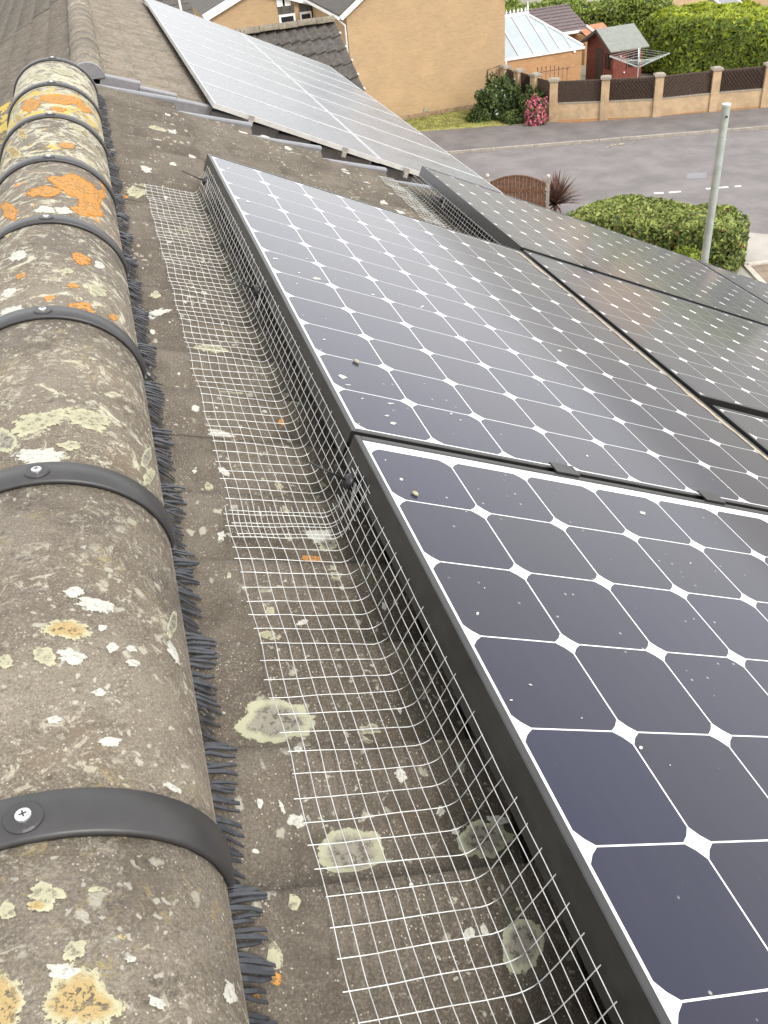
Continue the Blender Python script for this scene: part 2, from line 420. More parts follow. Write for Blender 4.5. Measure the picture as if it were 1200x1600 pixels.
# paint and patches on the road
def flat(name, pts, z, mt, label, cat, group=None):
    return tag(poly(pts, z - 0.006, z).build(name, mt), label, cat, group)
p = [at_z(*q, 0.034)[:2] for q in ((1074, 271), (1104, 269), (1103, 278), (1072, 279))]
struct(poly([tuple(q) for q in p], 0.024, 0.034).build('road_patch', MT['asphalt_patch']))
segs = [((1022, 302), (1037, 301)), ((1045, 300.5), (1064, 299)), ((1103, 295), (1118, 293.5)), ((1120, 293.4), (1138, 292)), ((1148, 291.2), (1158, 290.4))]
for k, (p0, p1) in enumerate(segs):
    A, B = at_z(*p0, 0.036), at_z(*p1, 0.036); d = (B - A) / np.linalg.norm(B - A); nn = np.array([-d[1], d[0], 0]) * 0.07
    flat('road_dash', [tuple((A - nn)[:2]), tuple((B - nn)[:2]), tuple((B + nn)[:2]), tuple((A + nn)[:2])], 0.036, MT['paint'],
         ['worn white road dash nearest the hedge, left end', 'worn white road dash, second from left', 'white road dash just right of the grey post', 'white road dash, second right of the grey post', 'short white road dash, rightmost of the row'][k], 'road marking', 'give way dashes on the road')
A = at_z(958, 227, 0.034)
mm = MB()
for _ in range(9):
    c_ = A + np.array([rnd.gauss(0, .35), rnd.gauss(0, .07), 0]); q = []
    for j in range(7): q.append((c_[0] + math.cos(j * .9) * rnd.uniform(.05, .15), c_[1] + math.sin(j * .9) * rnd.uniform(.03, .08), .036 + rnd.uniform(0, .02)))
    mm.add(q, [tuple(range(7))])
tag(mm.build('leaf_litter', MT['dirt']), 'small heap of tan leaf litter in the far gutter', 'litter', kind='stuff')
# driveway edging at the right
for k, (p0, p1) in enumerate((((1165, 412), (1240, 403)), ((1165, 412), (1204, 454)))):
    A, B = at_z(*p0, 0.17), at_z(*p1, 0.17)
    tag(MB().bar(A - [0, 0, .085], B - [0, 0, .085], 0.16, 0.17).build('kerb_edging', MT['kerb_pale']),
        ('pale kerb edging running right beside the driveway', 'pale kerb edging running down towards the roof')[k], 'kerb', 'driveway edgings')
A, B, C_ = at_z(1172, 413, .12), at_z(1260, 404, .12), at_z(1215, 458, .12)
struct(poly([tuple(A[:2]), tuple(C_[:2]), (C_[0] + 3, C_[1] - .5), tuple(B[:2])], .10, .118).build('driveway', MT['brown_ground']))

# ------------------------------------------------------------------ roof tiles (shared by the roofs)
PER = 0.15
GAUGE = 0.31
def wave(t):
    t = t % 1.0
    if t < 0.08: return 0.5 + 0.5 * math.cos(math.pi * t / 0.08)
    q = (t - 0.08) / 0.92
    return 0.75 * (0.5 - 0.5 * math.cos(math.pi * q)) + 0.25 * q
AMP, LIFT = 0.034, 0.028
TS = [0, .025, .055, .08, .25, .45, .6, .72, .84, .93]
def tile_mesh(name, mt, rev=False):
    m = MB(); us = [(k + t) * PER for k in range(2) for t in TS] + [2 * PER, 2 * PER + 0.0045]
    vs, fs = [], []
    rows = ((-0.085, -0.0065), (0.0, 0.0), (GAUGE * .5, LIFT * .5), (GAUGE - .006, LIFT), (GAUGE, LIFT - .005), (GAUGE, LIFT - .022))
    for v, h in rows:
        for u in us:
            uu = max(0.0, 2 * PER - u) if rev else u
            vs.append((v, u, h - (.0016 if u > 2 * PER + .001 else 0) + AMP * (wave(uu / PER) - 1) + (0.0009 * math.sin(u * 40 + v * 9) if v > 0 else 0)))
    n = len(us)
    for r in range(len(rows) - 1):
        for i in range(n - 1):
            fs.append((r * n + i, (r + 1) * n + i, (r + 1) * n + i + 1, r * n + i + 1))
    b = len(vs)      # side edges
    for i in (0, n - 1):
        for r in range(1, 4):
            v, h = rows[r]; vs.append((v, us[i], h + AMP * (wave(0) - 1) - .018))
    m.add(vs, fs)
    m.add([m.v[r * n] for r in range(1, 4)] + [(p[0], p[1], p[2] - .018) for p in (m.v[r * n] for r in range(1, 4))], [(0, 3, 4, 1), (1, 4, 5, 2)])
    return m.mesh(name, mt, True)
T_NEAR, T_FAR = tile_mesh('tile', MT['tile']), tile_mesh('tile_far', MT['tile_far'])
T_NEAR_R, T_FAR_R = tile_mesh('tile_left', MT['tile'], True), tile_mesh('tile_far_left', MT['tile'], True)
SEAM0 = -0.645            # a seam of the near roof (u)
V0 = -0.26                # head of the top course
H_NEAR = -0.113
def near_h(v, u):
    fr = ((v - V0) / GAUGE) % 1.0
    return H_NEAR + AMP * (wave((u - SEAM0) / PER) - 1) + LIFT * (fr - 0.35)
def on_near(x, y):
    h = -0.12
    for _ in range(8):
        v, u = on_plane(x, y, h); h = 0.5 * h + 0.5 * near_h(v, u)
    return v, u, h

def lay_tiles(root, O, me, us, v0, courses, h0, left=False, jit=0.0011, grow=(0, 0, .35)):
    R_ = roof_mat(O, left)
    for k in range(courses):
        for u in us:
            loc = Vector((v0 + k * GAUGE, (-(u + 2 * PER) if left else u) + rnd.uniform(-jit, jit), h0 - LIFT * .35 + rnd.uniform(-jit, jit)))
            mt = R_ @ Matrix.Translation(loc) @ Matrix.Rotation(rnd.uniform(-.004, .004), 4, 'Z')
            o = link('tile', me, root, mt)
            o.color = (rnd.choice((0, 0, 0, .1)) + grow[0], rnd.choice((0, 0, .12)) + grow[1], rnd.uniform(0, .35) + grow[2] * .3, 1)

# ------------------------------------------------------------------ near house
house = empty('house', (*rp(2, 0, 0)[:2], 0), 'foreground house roof of grey brown concrete tiles with a lichen covered ridge', 'house')
U_END = 2.80
us = [SEAM0 - 0.75 + 0.3 * k for k in range(14)]
us = [u for u in us if u + 0.3 <= U_END + .12]
lay_tiles(house, O_NEAR, T_NEAR, us, V0, 15, H_NEAR)
XC, ZC, RA, RB = -0.205, CAMH - 0.652, 0.140, 0.122
O_NL = np.array([2 * XC - O_NEAR[0], O_NEAR[1], O_NEAR[2]])
lay_tiles(house, O_NL, T_NEAR_R, us[5:], V0, 4, H_NEAR, True, grow=(0.25, 0.6, .6))
END_T = us[-1] + 0.3
# deck below the tiles, walls
m = MB()
for O, sg in ((O_NEAR, 1), (O_NL, -1)):
    def q(v, u, h): return O + np.array([CS * sg, 0, -SN]) * v + np.array([0, 1, 0]) * u + np.array([SN * sg, 0, CS]) * h
    a0, a1, a2, a3 = q(-.40, -6, -.190), q(4.5, -6, -.190), q(4.5, END_T - .02, -.190), q(-.40, END_T - .02, -.190)
    b = [p - np.array([0, 0, .05]) for p in (a0, a1, a2, a3)]
    m.add([a0, a1, a2, a3] + b, [(0, 1, 2, 3) if sg > 0 else (3, 2, 1, 0), (4, 5, 6, 7)] + [(i, (i + 1) % 4, 4 + (i + 1) % 4, 4 + i) for i in range(4)])
m.build('roof_deck', MT['deck'], house)
er = rp(4.2, 0, -.3); xr, zr = er[0], er[2]; xl = 2 * XC - xr
yw0, yw1 = O_NEAR[1] - 6 + .1, O_NEAR[1] + END_T - .10
zap = ZC + .14 * math.tan(PITCH) - .25
m = MB(); vs = []
for y in (yw0, yw1): vs += [(xl, y, 0), (xr, y, 0), (xr, y, zr - .1), (XC, y, zap - .1), (xl, y, zr - .1)]
m.add(vs, [(0, 1, 2, 3, 4), (9, 8, 7, 6, 5), (1, 6, 7, 2), (0, 4, 9, 5)])
m.build('wall', MT['brick_tan'], house)
# roof continues behind the viewer as plain courses
for O, left in ((O_NEAR, False), (O_NL, True)):
    mm = MB()
    for k in range(15):
        for j in range(16):
            t0 = -6 + j * .3
            if t0 + .3 > SEAM0 - .75: break
            mm.add([(V0 + k * GAUGE, t0, H_NEAR - .02), (V0 + (k + 1) * GAUGE, t0, H_NEAR - .004), (V0 + (k + 1) * GAUGE, t0 + .3, H_NEAR - .004), (V0 + k * GAUGE, t0 + .3, H_NEAR - .02)], [(0, 1, 2, 3)])
    if left:
        for i in range(len(mm.v)): mm.v[i] = (mm.v[i][0], -mm.v[i][1], mm.v[i][2])
    R_ = roof_mat(O, left)
    mm.v = [tuple(R_ @ Vector(p)) for p in mm.v]
    mm.build('rear_tile_courses', MT['tile'], house)['kind'] = 'stuff'
# left slope where it lies hidden behind the ridge, so nothing is open
lay_tiles(house, O_NL, T_NEAR_R, us[:5], V0, 2, H_NEAR, True)
# verge caps on the far edge of the near roof
for k in range(15):
    v0 = V0 + k * GAUGE
    h0, h1 = H_NEAR - .028, H_NEAR + LIFT * .65 + .004
    m = MB()
    R_ = roof_mat(O_NEAR)
    U0, U1 = END_T - .012, END_T + .022
    prof = [(U0, -.012), (U0, .006), (U0 + .006, .012), (U1, .012), (U1, -.10), (U1 - .005, -.10), (U1 - .005, -.012)]
    vs = [(v, u, hh + d) for v, hh in ((v0 - .02, h0), (v0 + GAUGE - .002, h1)) for u, d in prof]
    n = len(prof)
    m.add([tuple(R_ @ Vector(p)) for p in vs], [tuple(range(n)), tuple(range(2 * n - 1, n - 1, -1))] + [(i, n + i, n + (i + 1) % n, (i + 1) % n) for i in range(n)])
    m.build('verge_cap', MT['verge'], house)

# ridge tiles, straps, screws
def ell(th, ex=0.0):       # th 0 = right edge, pi = left edge
    return XC + (RA + ex) * math.cos(th), ZC + (RB + ex) * math.sin(th)
def arc_part(name, y0, y1, r_out, r_in, th0, th1, mt, parent, seg=28, bev=0.003, tail=0.0, drop=0.0):
    """solid curved band along the ridge arc"""
    m = MB(); vs = []
    prof = [(y0, r_in), (y0, r_out - bev), (y0 + bev, r_out), (y1 - bev, r_out), (y1, r_out - bev), (y1, r_in)]
    ths = [th0 + (th1 - th0) * i / seg for i in range(seg + 1)]
    for th in ths:
        for y, ex in prof:
            x, z = ell(th, ex); vs.append((x, y, z))
    if drop:
        for sgn, th in ((1, ths[0]), (-1, ths[-1])): pass
    n = len(prof); fs = []
    for i in range(seg):
        for j in range(n):
            fs.append((i * n + j, (i + 1) * n + j, (i + 1) * n + (j + 1) % n, i * n + (j + 1) % n))
    fs += [tuple(range(n - 1, -1, -1)), tuple(seg * n + j for j in range(n))]
    m.add(vs, fs)
    return m
YS = [O_NEAR[1] - 0.622 + 0.4595 * i for i in range(-1, 8)]        # straps over the joints
grow = {-1: (0, .12, .40), 0: (0, .05, .22), 1: (0, .12, .50), 2: (.08, .14, .56), 3: (.40, .28, .55), 4: (.15, .45, .66), 5: (.35, .66, .70), 6: (.1, .25, .75)}
for i in range(-1, 7):
    y0, y1 = YS[i + 1] + .003, YS[i + 2] - .003
    m = arc_part('ridge_tile', y0, y1, 0.0, -.016, 0.0, math.pi, None, None, 36, .002)
    # skirts: short vertical edges
    me = m.mesh('ridge_tile', MT['ridge'], True)
    o = link('ridge_tile', me, house)
    o.color = (*grow[i], 1)
    for pl in me.polygons:
        if len(pl.vertices) > 4: pl.use_smooth = False
y0 = YS[0] - 0.45
for j in range(6):
    link('ridge_tile', arc_part('r', y0 - j * .4595, y0 + .4535 - j * .4595, 0, -.016, 0, math.pi, None, None, 24).mesh('ridge_tile', MT['ridge'], True), house)
for i, y in enumerate(YS):
    m = arc_part('ridge_strap', y - .020, y + .020, .0065, .0005, -.07, math.pi + .07, None, None, 40, .0022)
    st = m.build('ridge_strap', MT['strap'], house, True)
    for pl in st.data.polygons:
        if len(pl.vertices) > 4: pl.use_smooth = False
    th = math.acos((-.183 - XC) / RA); x, z = ell(th, .0065)
    nx, nz = math.cos(th) / RA, math.sin(th) / RB; L = math.hypot(nx, nz); N_ = Vector((nx / L, 0, nz / L))
    c0 = Vector((x, y - .002, z))
    MB().tube([c0 - N_ * .002, c0 + N_ * .0012, c0 + N_ * .0025], [.0135, .0135, .012], 20).build('washer', MT['strap'], st)
    hd = MB().tube([c0 + N_ * .0024, c0 + N_ * .0042, c0 + N_ * .0052], [.0058, .0056, .0035], 14)
    sc = hd.build('screw', MT['screw'], st)
    if i < 5:
        tx = Vector((N_.z, 0, -N_.x)); ty = Vector((0, 1, 0)); a45 = rnd.uniform(0, 1.5)
        d1 = tx * math.cos(a45) + ty * math.sin(a45); d2 = N_.cross(d1)
        MB().bar(c0 + N_ * .0051 - d1 * .0027, c0 + N_ * .0051 + d1 * .0027, .0011, .0006, N_).bar(c0 + N_ * .00515 - d2 * .0027, c0 + N_ * .00515 + d2 * .0027, .0011, .0006, N_).build('screw_slot', MT['clip'], st)
# bristle strip under the ridge edge: flat curved bristles too many to pick apart
m = MB(); y = YS[0] - .25
yend = YS[-1]
while y < yend + .02:
    u = y - O_NEAR[1]
    t_ = ((u - SEAM0) / PER) % 1.0
    wv = wave(t_)
    Lb = .009 + .015 * wv + rnd.uniform(-.005, .004)
    if rnd.random() < .08: Lb *= .6
    root_x, root_z = XC + RA - .006, ZC + .004 - rnd.uniform(0, .012)
    # roof surface straight below/out
    pts = []
    lean = rnd.gauss(.0015, .0022); wd = rnd.uniform(.0030, .0046)
    for s_ in (0, .35, .7, 1.0):
        x = root_x + (Lb + .008) * s_
        P = np.array([x, y, 0]); 
        v = (x - O_NEAR[0] - H_NEAR * SN) / CS
        zs = O_NEAR[2] - SN * v + CS * (near_h(v, u)) + .003
        zz = root_z * (1 - s_) ** 1.2 + (zs + rnd.uniform(0, .004)) * (1 - (1 - s_) ** 1.2)
        pts.append(Vector((x, y + lean * s_ * s_, max(zz, zs) if s_ > .3 else zz)))
    vs = []
    for j, p_ in enumerate(pts):
        w_ = wd * (1, 1, .95, .7)[j] / 2
        vs += [p_ + Vector((0, -w_, 0)), p_ + Vector((0, w_, 0)), p_ + Vector((0, w_, -.0022)), p_ + Vector((0, -w_, -.0022))]
    fs = []
    for j in range(3):
        for q_ in range(4): fs.append((j * 4 + q_, j * 4 + (q_ + 1) % 4, (j + 1) * 4 + (q_ + 1) % 4, (j + 1) * 4 + q_))
    fs.append((12, 13, 14, 15))
    m.add(vs, fs)
    y += rnd.uniform(.0042, .0068) + (.004 if rnd.random() < .12 else 0)
m.build('bristle_strip', MT['bristle'], house)['kind'] = 'stuff'
MB().box((XC + RA - .035, YS[0] - .3, ZC - .03), (XC + RA - .014, yend + .02, ZC - .002)).build('bristle_holder', MT['strap'], house)
MB().box((XC - RA + .014, YS[0] - .3, ZC - .03), (XC - RA + .035, yend + .02, ZC - .002)).build('bristle_holder', MT['strap'], house)

# lichen crusts and droppings lying on the surfaces
def on_ridge(x, y):
    d = ray(x, y); ax, az = d[0] / RA, d[2] / RB; bx, bz = (CAM[0] - XC) / RA, (CAM[2] - ZC) / RB
    A = ax * ax + az * az; B = ax * bx + az * bz; C_ = bx * bx + bz * bz - 1
    D = B * B - A * C_
    if D < 0: return None
    t = (-B - math.sqrt(D)) / A; P = CAM + d * t
    n = np.array([(P[0] - XC) / RA ** 2, 0, (P[2] - ZC) / RB ** 2]); n /= np.linalg.norm(n)
    return P, n
def on_tile(x, y):
    v, u, h = on_near(x, y); return rp(v, u, h), UP
def on_glass(x, y):
    v, u = on_plane(x, y, 0.0); return rp(v, u, -.0020), UP
def patch(name, fn, cx, cy, rx, ry, mt, parent, rough=.28, seed=0, thick=.0014, ang=0.0, n=44):
    m = MB(); vs, at = [], []
    for ri, (r, hh) in enumerate(((1.0, .15), (.9, .8), (.6, 1.0), (.3, 1.0))):
        for j in range(n):
            th = 2 * math.pi * j / n
            k = 1 + rough * (mnoise.noise(Vector((math.cos(th) * 1.3, math.sin(th) * 1.3, seed * 3.7))) + .55 * mnoise.noise(Vector((math.cos(th) * 4, math.sin(th) * 4, seed * 1.9))) + .3 * mnoise.noise(Vector((math.cos(th) * 11, math.sin(th) * 11, seed * 5.1))))
            ex, ey = rx * r * k * math.cos(th), ry * r * k * math.sin(th)
            g = fn(cx + ex * math.cos(ang) - ey * math.sin(ang), cy + ex * math.sin(ang) + ey * math.cos(ang))
            if g is None: return
            vs.append(g[0] + g[1] * thick * hh); at.append(r)
    g = fn(cx, cy); vs.append(g[0] + g[1] * thick); at.append(0.001)
    fs = [(r * n + j, r * n + (j + 1) % n, (r + 1) * n + (j + 1) % n, (r + 1) * n + j) for r in range(3) for j in range(n)]
    fs += [(3 * n + j, 3 * n + (j + 1) % n, 4 * n) for j in range(n)]
    m.add(vs, fs, 0, at)
    return m.build(name, mt, parent, True)
ridge_patches = [(135, 655, 42, 18, 'lich_cream', .15), (62, 660, 48, 20, 'lich_cream', -.25), (10, 690, 16, 22, 'lich_pale', -.6), (110, 697, 20, 7, 'lich_cream', 0),
    (62, 716, 46, 16, 'lich_white', 0), (228, 715, 8, 16, 'lich_pale', .3), (232, 745, 8, 18, 'lich_cream', .4), (105, 985, 38, 20, 'lich_yellow', .1), (70, 1025, 22, 16, 'lich_cream', .3), (112, 1028, 24, 14, 'lich_white', .2),
    (8, 1033, 14, 11, 'lich_cream', 0), (115, 926, 18, 9, 'lich_white', 0), (150, 945, 34, 12, 'lich_white', .2), (175, 1012, 10, 8, 'lich_white', 0), (205, 1014, 10, 6, 'lich_white', .3), (206, 1036, 14, 6, 'lich_white', .3), (160, 982, 8, 6, 'lich_white', 0),
    (268, 975, 7, 22, 'lich_pale', .2), (270, 1020, 6, 20, 'lich_white', -.45), (172, 1160, 17, 10, 'lich_white', 0), (85, 1125, 13, 7, 'lich_white', -.2), (155, 1083, 12, 7, 'lich_white', 0), (270, 1232, 20, 5, 'lich_white', .45), (108, 1246, 13, 7, 'lich_white', 0),
    (72, 1398, 26, 26, 'lich_cream', 0), (12, 1425, 16, 17, 'lich_cream', 0), (60, 1415, 20, 10, 'lich_yellow', -.2), (115, 1485, 22, 15, 'lich_cream', -.5), (203, 1500, 11, 7, 'lich_white', 0), (245, 1568, 17, 9, 'lich_white', .6), (358, 1553, 11, 22, 'lich_white', -.2),
    (130, 1565, 66, 52, 'lich_yellow', .2), (5, 1570, 38, 52, 'lich_yellow', .1), (150, 1390, 14, 4, 'lich_cream', -.1), (190, 1465, 7, 5, 'lich_yellow', 0), (100, 1520, 30, 14, 'lich_white', .1),
    (128, 482, 22, 9, 'lich_orange', .15), (105, 486, 13, 6, 'lich_orange', .15), (126, 405, 18, 9, 'lich_orange', .4), (114, 447, 9, 5, 'lich_orange', .2), (78, 466, 9, 4, 'lich_orange', 0), (32, 432, 9, 4, 'lich_orange', -.3), (176, 496, 9, 5, 'lich_orange', .3),
    (152, 455, 18, 9, 'lich_cream', .4), (104, 424, 12, 4, 'lich_cream', 0), (20, 490, 24, 12, 'lich_white', -.35), (30, 400, 16, 8, 'lich_white', -.3), (14, 458, 14, 8, 'lich_white', -.4), (155, 414, 10, 6, 'lich_white', .5),
    (118, 292, 40, 17, 'lich_orange', .35), (70, 300, 30, 9, 'lich_orange', -.1), (140, 322, 26, 12, 'lich_orange', .55), (125, 330, 18, 7, 'lich_orange', .45), (95, 283, 24, 8, 'lich_orange', .1), (150, 308, 14, 14, 'lich_orange', .7),
    (14, 330, 12, 16, 'lich_orange', -.7), (40, 342, 8, 5, 'lich_yellow', -.3), (70, 328, 16, 7, 'lich_white', -.1), (100, 330, 16, 7, 'lich_white', .1), (10, 364, 8, 9, 'lich_yellow', -.6),
    (105, 228, 13, 5, 'lich_orange', .15), (142, 262, 8, 12, 'lich_cream', -.9), (70, 245, 26, 7, 'lich_cream', -.1), (22, 238, 9, 16, 'lich_yellow', -1.0), (120, 200, 16, 5, 'lich_cream', .3),
    (95, 155, 36, 8, 'lich_orange', .06), (48, 165, 16, 10, 'lich_orange', -.5), (130, 168, 14, 6, 'lich_orange', .6), (92, 171, 14, 4, 'lich_orange', .1), (32, 188, 9, 14, 'lich_yellow', -.9), (60, 120, 18, 5, 'lich_cream', 0), (100, 113, 20, 5, 'lich_cream', .2), (35, 210, 8, 10, 'lich_yellow', -.8)]
for k, (cx, cy, rx, ry, mt, an) in enumerate(ridge_patches):
    patch('lichen', on_ridge, cx, cy, rx, ry, MT[mt], house, .38, k + 1, .0011, an)
tile_patches = [(430, 1128, 62, 36, 'lich_pale', -.05, .25), (547, 1332, 60, 40, 'lich_pale', 0, .16), (816, 1478, 36, 48, 'lich_pale', 0, .12), (755, 1310, 40, 34, 'lich_pale', 0, .35), (780, 1283, 18, 8, 'lich_white', .1, .3),
    (420, 995, 18, 8, 'lich_cream', .05, .3), (500, 838, 26, 12, 'lich_white', .1, .35), (510, 850, 16, 12, 'lich_pale', 0, .3), (485, 873, 18, 6, 'lich_orange', .1, .4), (525, 900, 9, 6, 'lich_pale', .1, .3),
    (215, 298, 18, 12, 'lich_cream', -.1, .3), (190, 345, 8, 10, 'lich_cream', 0, .4), (192, 308, 9, 3, 'lich_orange', .2, .4), (243, 461, 9, 6, 'lich_cream', 0, .3), (245, 490, 18, 7, 'lich_white', -.2, .5), (295, 462, 17, 4, 'lich_white', .15, .4),
    (330, 545, 26, 6, 'lich_cream', .1, .35), (362, 617, 26, 5, 'lich_pale', .05, .35), (345, 678, 24, 6, 'lich_white', .2, .5), (305, 639, 7, 5, 'lich_white', .1, .3), (275, 606, 8, 3, 'lich_white', .1, .4), (232, 582, 6, 9, 'lich_white', 0, .5),
    (350, 738, 12, 5, 'lich_white', .6, .4), (304, 737, 4, 3, 'lich_white', 0, .3), (345, 838, 6, 9, 'lich_white', .3, .5), (422, 957, 9, 8, 'lich_cream', 0, .4), (472, 973, 11, 5, 'lich_white', -.1, .4), (318, 1112, 7, 8, 'lich_cream', 0, .4),
    (576, 1140, 15, 9, 'lich_pale', 0, .4), (627, 1212, 9, 12, 'lich_white', -.3, .3), (464, 1284, 14, 13, 'lich_white', .4, .35), (440, 1262, 4, 12, 'lich_white', -.4, .3), (398, 1330, 7, 4, 'lich_white', .7, .4), (733, 1460, 10, 10, 'lich_white', 0, .25),
    (688, 1268, 7, 9, 'lich_white', .1, .4), (712, 1300, 8, 7, 'lich_white', 0, .3), (425, 1530, 18, 11, 'lich_orange', .1, .5), (400, 1560, 7, 10, 'lich_orange', 0, .5), (440, 660, 5, 6, 'lich_orange', 0, .3),
    (247, 202, 14, 5, 'lich_cream', .2, .35), (270, 205, 10, 4, 'lich_white', .4, .4), (245, 220, 9, 2.5, 'lich_white', .1, .3), (228, 265, 11, 5, 'lich_white', .3, .4), (270, 258, 6, 5, 'lich_white', .3, .4), (172, 238, 12, 6, 'lich_white', .5, .3), (283, 188, 5, 3, 'lich_white', .2, .3), (300, 245, 7, 3, 'lich_white', .5, .4), (240, 180, 10, 2.5, 'lich_white', .3, .4), (262, 180, 5, 4, 'lich_white', .5, .3),
    (380, 207, 8, 3, 'lich_white', .3, .4), (415, 215, 10, 3, 'lich_white', .3, .4), (450, 232, 7, 3, 'lich_white', .4, .4), (500, 250, 8, 2.5, 'lich_white', .3, .4), (540, 268, 8, 3, 'lich_white', .5, .3), (575, 288, 9, 3, 'lich_white', .4, .4), (610, 300, 7, 3, 'lich_white', .5, .3), (600, 318, 9, 4, 'lich_white', .4, .4), (625, 330, 9, 4, 'lich_white', .4, .4)]
for k, (cx, cy, rx, ry, mt, an, rg) in enumerate(tile_patches):
    patch('lichen', on_tile, cx, cy, rx, ry, MT[mt], house, rg * 1.3, 100 + k, .0012, an)
for k in range(100):      # small pale spots over the tiles that show
    u = rnd.uniform(-.7, 2.7); v = rnd.uniform(-.24, .02) if u < 1.6 else rnd.uniform(-.22, 1.0)
    P = rp(v, u, near_h(v, u)); r = abs(rnd.gauss(.002, .0022)) + .0018
    m = MB(); n = 9
    vs = [P + UP * .0012]
    for j in range(n):
        th = 6.283 * j / n; rr = r * rnd.uniform(.6, 1.3); vv, uu = v + rr * math.cos(th), u + rr * math.sin(th) * 1.4
        vs.append(rp(vv, uu, near_h(vv, uu) + .0006))
    m.add(vs, [(0, 1 + j, 1 + (j + 1) % n) for j in range(n)])
    m.build('lichen', MT['lich_white'] if rnd.random() < .6 else MT['lich_cream'], house, True)

# ------------------------------------------------------------------ solar panels on the near roof
PIT = 0.1276
def cell_mesh():
    a_, c_ = 0.1257 / 2, 0.0152
    o8 = [(-a_ + c_, -a_), (a_ - c_, -a_), (a_ - c_ * .28, -a_ + c_ * .28), (a_, -a_ + c_), (a_, a_ - c_), (a_ - c_ * .28, a_ - c_ * .28), (a_ - c_, a_), (-a_ + c_, a_), (-a_ + c_ * .28, a_ - c_ * .28), (-a_, a_ - c_), (-a_, -a_ + c_), (-a_ + c_ * .28, -a_ + c_ * .28)]
    # pull the chamfer mid points out so the corners are cut, slightly bowed
    q = []
    for i, (x, y) in enumerate(o8):
        if i % 3 == 2:
            x, y = math.copysign(a_ - c_ * .44, x), math.copysign(a_ - c_ * .44, y)
        q.append((x, y))
    m = MB(); n = len(q)
    m.add([(x, y, 0) for x, y in q] + [(x, y, -.00014) for x, y in q], [tuple(range(n))] + [(i, n + i, n + (i + 1) % n, (i + 1) % n) for i in range(n)])
    return m.mesh('cell', MT['cell'])
CELL = cell_mesh()
FH = 0.046
def solar_panel(label, v0, v1, u0, u1, cv, cu, nv, nu, dh=0.0, tilt=0.0):
    """frame from v0..v1, u0..u1; cells start at cv, cu"""
    R_ = roof_mat(O_NEAR) @ Matrix.Translation((v0, u0, dh)) @ Matrix.Rotation(tilt, 4, 'Z')
    root = empty('solar_panel', label=label, cat='solar panel', group='black framed solar panels on the near roof', mat=R_)
    lv, lu = v1 - v0, u1 - u0; fw = .0095
    m = MB()
    b = .0012
    def rail(a0, a1, c0, c1):
        z0 = -FH
        vs = [(a0, c0, z0), (a1, c0, z0), (a1, c1, z0), (a0, c1, z0), (a0, c0, -b), (a1, c0, -b), (a1, c1, -b), (a0, c1, -b), (a0 + b, c0 + b, 0), (a1 - b, c0 + b, 0), (a1 - b, c1 - b, 0), (a0 + b, c1 - b, 0)]
        m.add(vs, [(3, 2, 1, 0)] + [(i, (i + 1) % 4, 4 + (i + 1) % 4, 4 + i) for i in range(4)] + [(4 + i, 4 + (i + 1) % 4, 8 + (i + 1) % 4, 8 + i) for i in range(4)] + [(8, 9, 10, 11)])
    rail(0, fw, 0, lu); rail(lv - fw, lv, 0, lu); rail(fw, lv - fw, 0, fw); rail(fw, lv - fw, lu - fw, lu)
    m.v = [tuple(p) for p in m.v]
    o = link('frame', m.mesh('frame', MT['frame_black']), root, world=False)
    m2 = MB().box((fw - .001, fw - .001, -.007), (lv - fw + .001, lu - fw + .001, -.0022))
    link('backsheet', m2.mesh('backsheet', MT['white_sheet']), root, world=False)
    for i in range(nv):
        for j in range(nu):
            c = bpy.data.objects.new('cell', CELL); COL.objects.link(c); c.parent = root
            c.location = (cv - v0 + (i + .5) * PIT, cu - u0 + (j + .5) * PIT, -.0021)
    return root, R_
PA, RA_ = solar_panel('nearest black framed solar panel, lower right, with large dark navy cells', -.0165, 1.0295, -1.609, -.035, -.0037, -1.593, 8, 12, .004)
PB, RB_ = solar_panel('middle black framed solar panel with a small pebble and droppings on it', -.0135, 1.0345, -.0145, 1.5455, 0, 0, 8, 12)
PC, _ = solar_panel('black framed solar panel lying downslope of the middle panel, upper half', 1.062, 2.621, .534, 1.580, 1.076, .547, 12, 8)
PD, _ = solar_panel('black framed solar panel of which only a corner shows at right edge', 1.062, 2.621, -.562, .484, 1.076, -.549, 12, 8)
PE, _ = solar_panel('black framed solar panel in front of the silver panels, near the roof end', 1.072, 2.631, 1.618, 2.664, 1.086, 1.631, 12, 8)
PF, _ = solar_panel('black framed solar panel at the eaves below the grey post', 2.652, 4.211, 1.618, 2.664, 2.666, 1.631, 12, 8)
# dirt and droppings on the glass (parts of the panels)
for k, (cx, cy, rx, ry, an) in enumerate([(495, 434, 12, 3, .15), (388, 314, 6, 2, .1), (430, 403, 7, 1.6, .1), (535, 587, 11, 4, .25), (545, 600, 7, 1.5, .1), (615, 660, 8, 3, .2), (612, 629, 9, 1.5, .1), (605, 648, 6, 1.5, 0), (583, 459, 4, 1.6, 0), (660, 478, 5, 2, -.2),
                                         (507, 529, 4, 1.5, .1), (480, 403, 4, 1.5, 0), (468, 425, 3, 1.5, .2), (567, 621, 3, 1.3, 0), (918, 711, 4, 2, .3), (706, 645, 4, 2.5, .4), (720, 655, 3, 1.2, 0), (357, 262, 3, 1.5, 0), (464, 442, 3, 1.3, 0), (875, 547, 7, 2, .1)]):
    patch('dropping', on_glass, cx, cy, rx * .72, ry * .72, MT['dropping'], PB, .45, 300 + k, .0006, an, 18)
def on_glass_a(x, y):
    v, u = on_plane(x, y, .004); return rp(v, u, .004 - .0020), UP
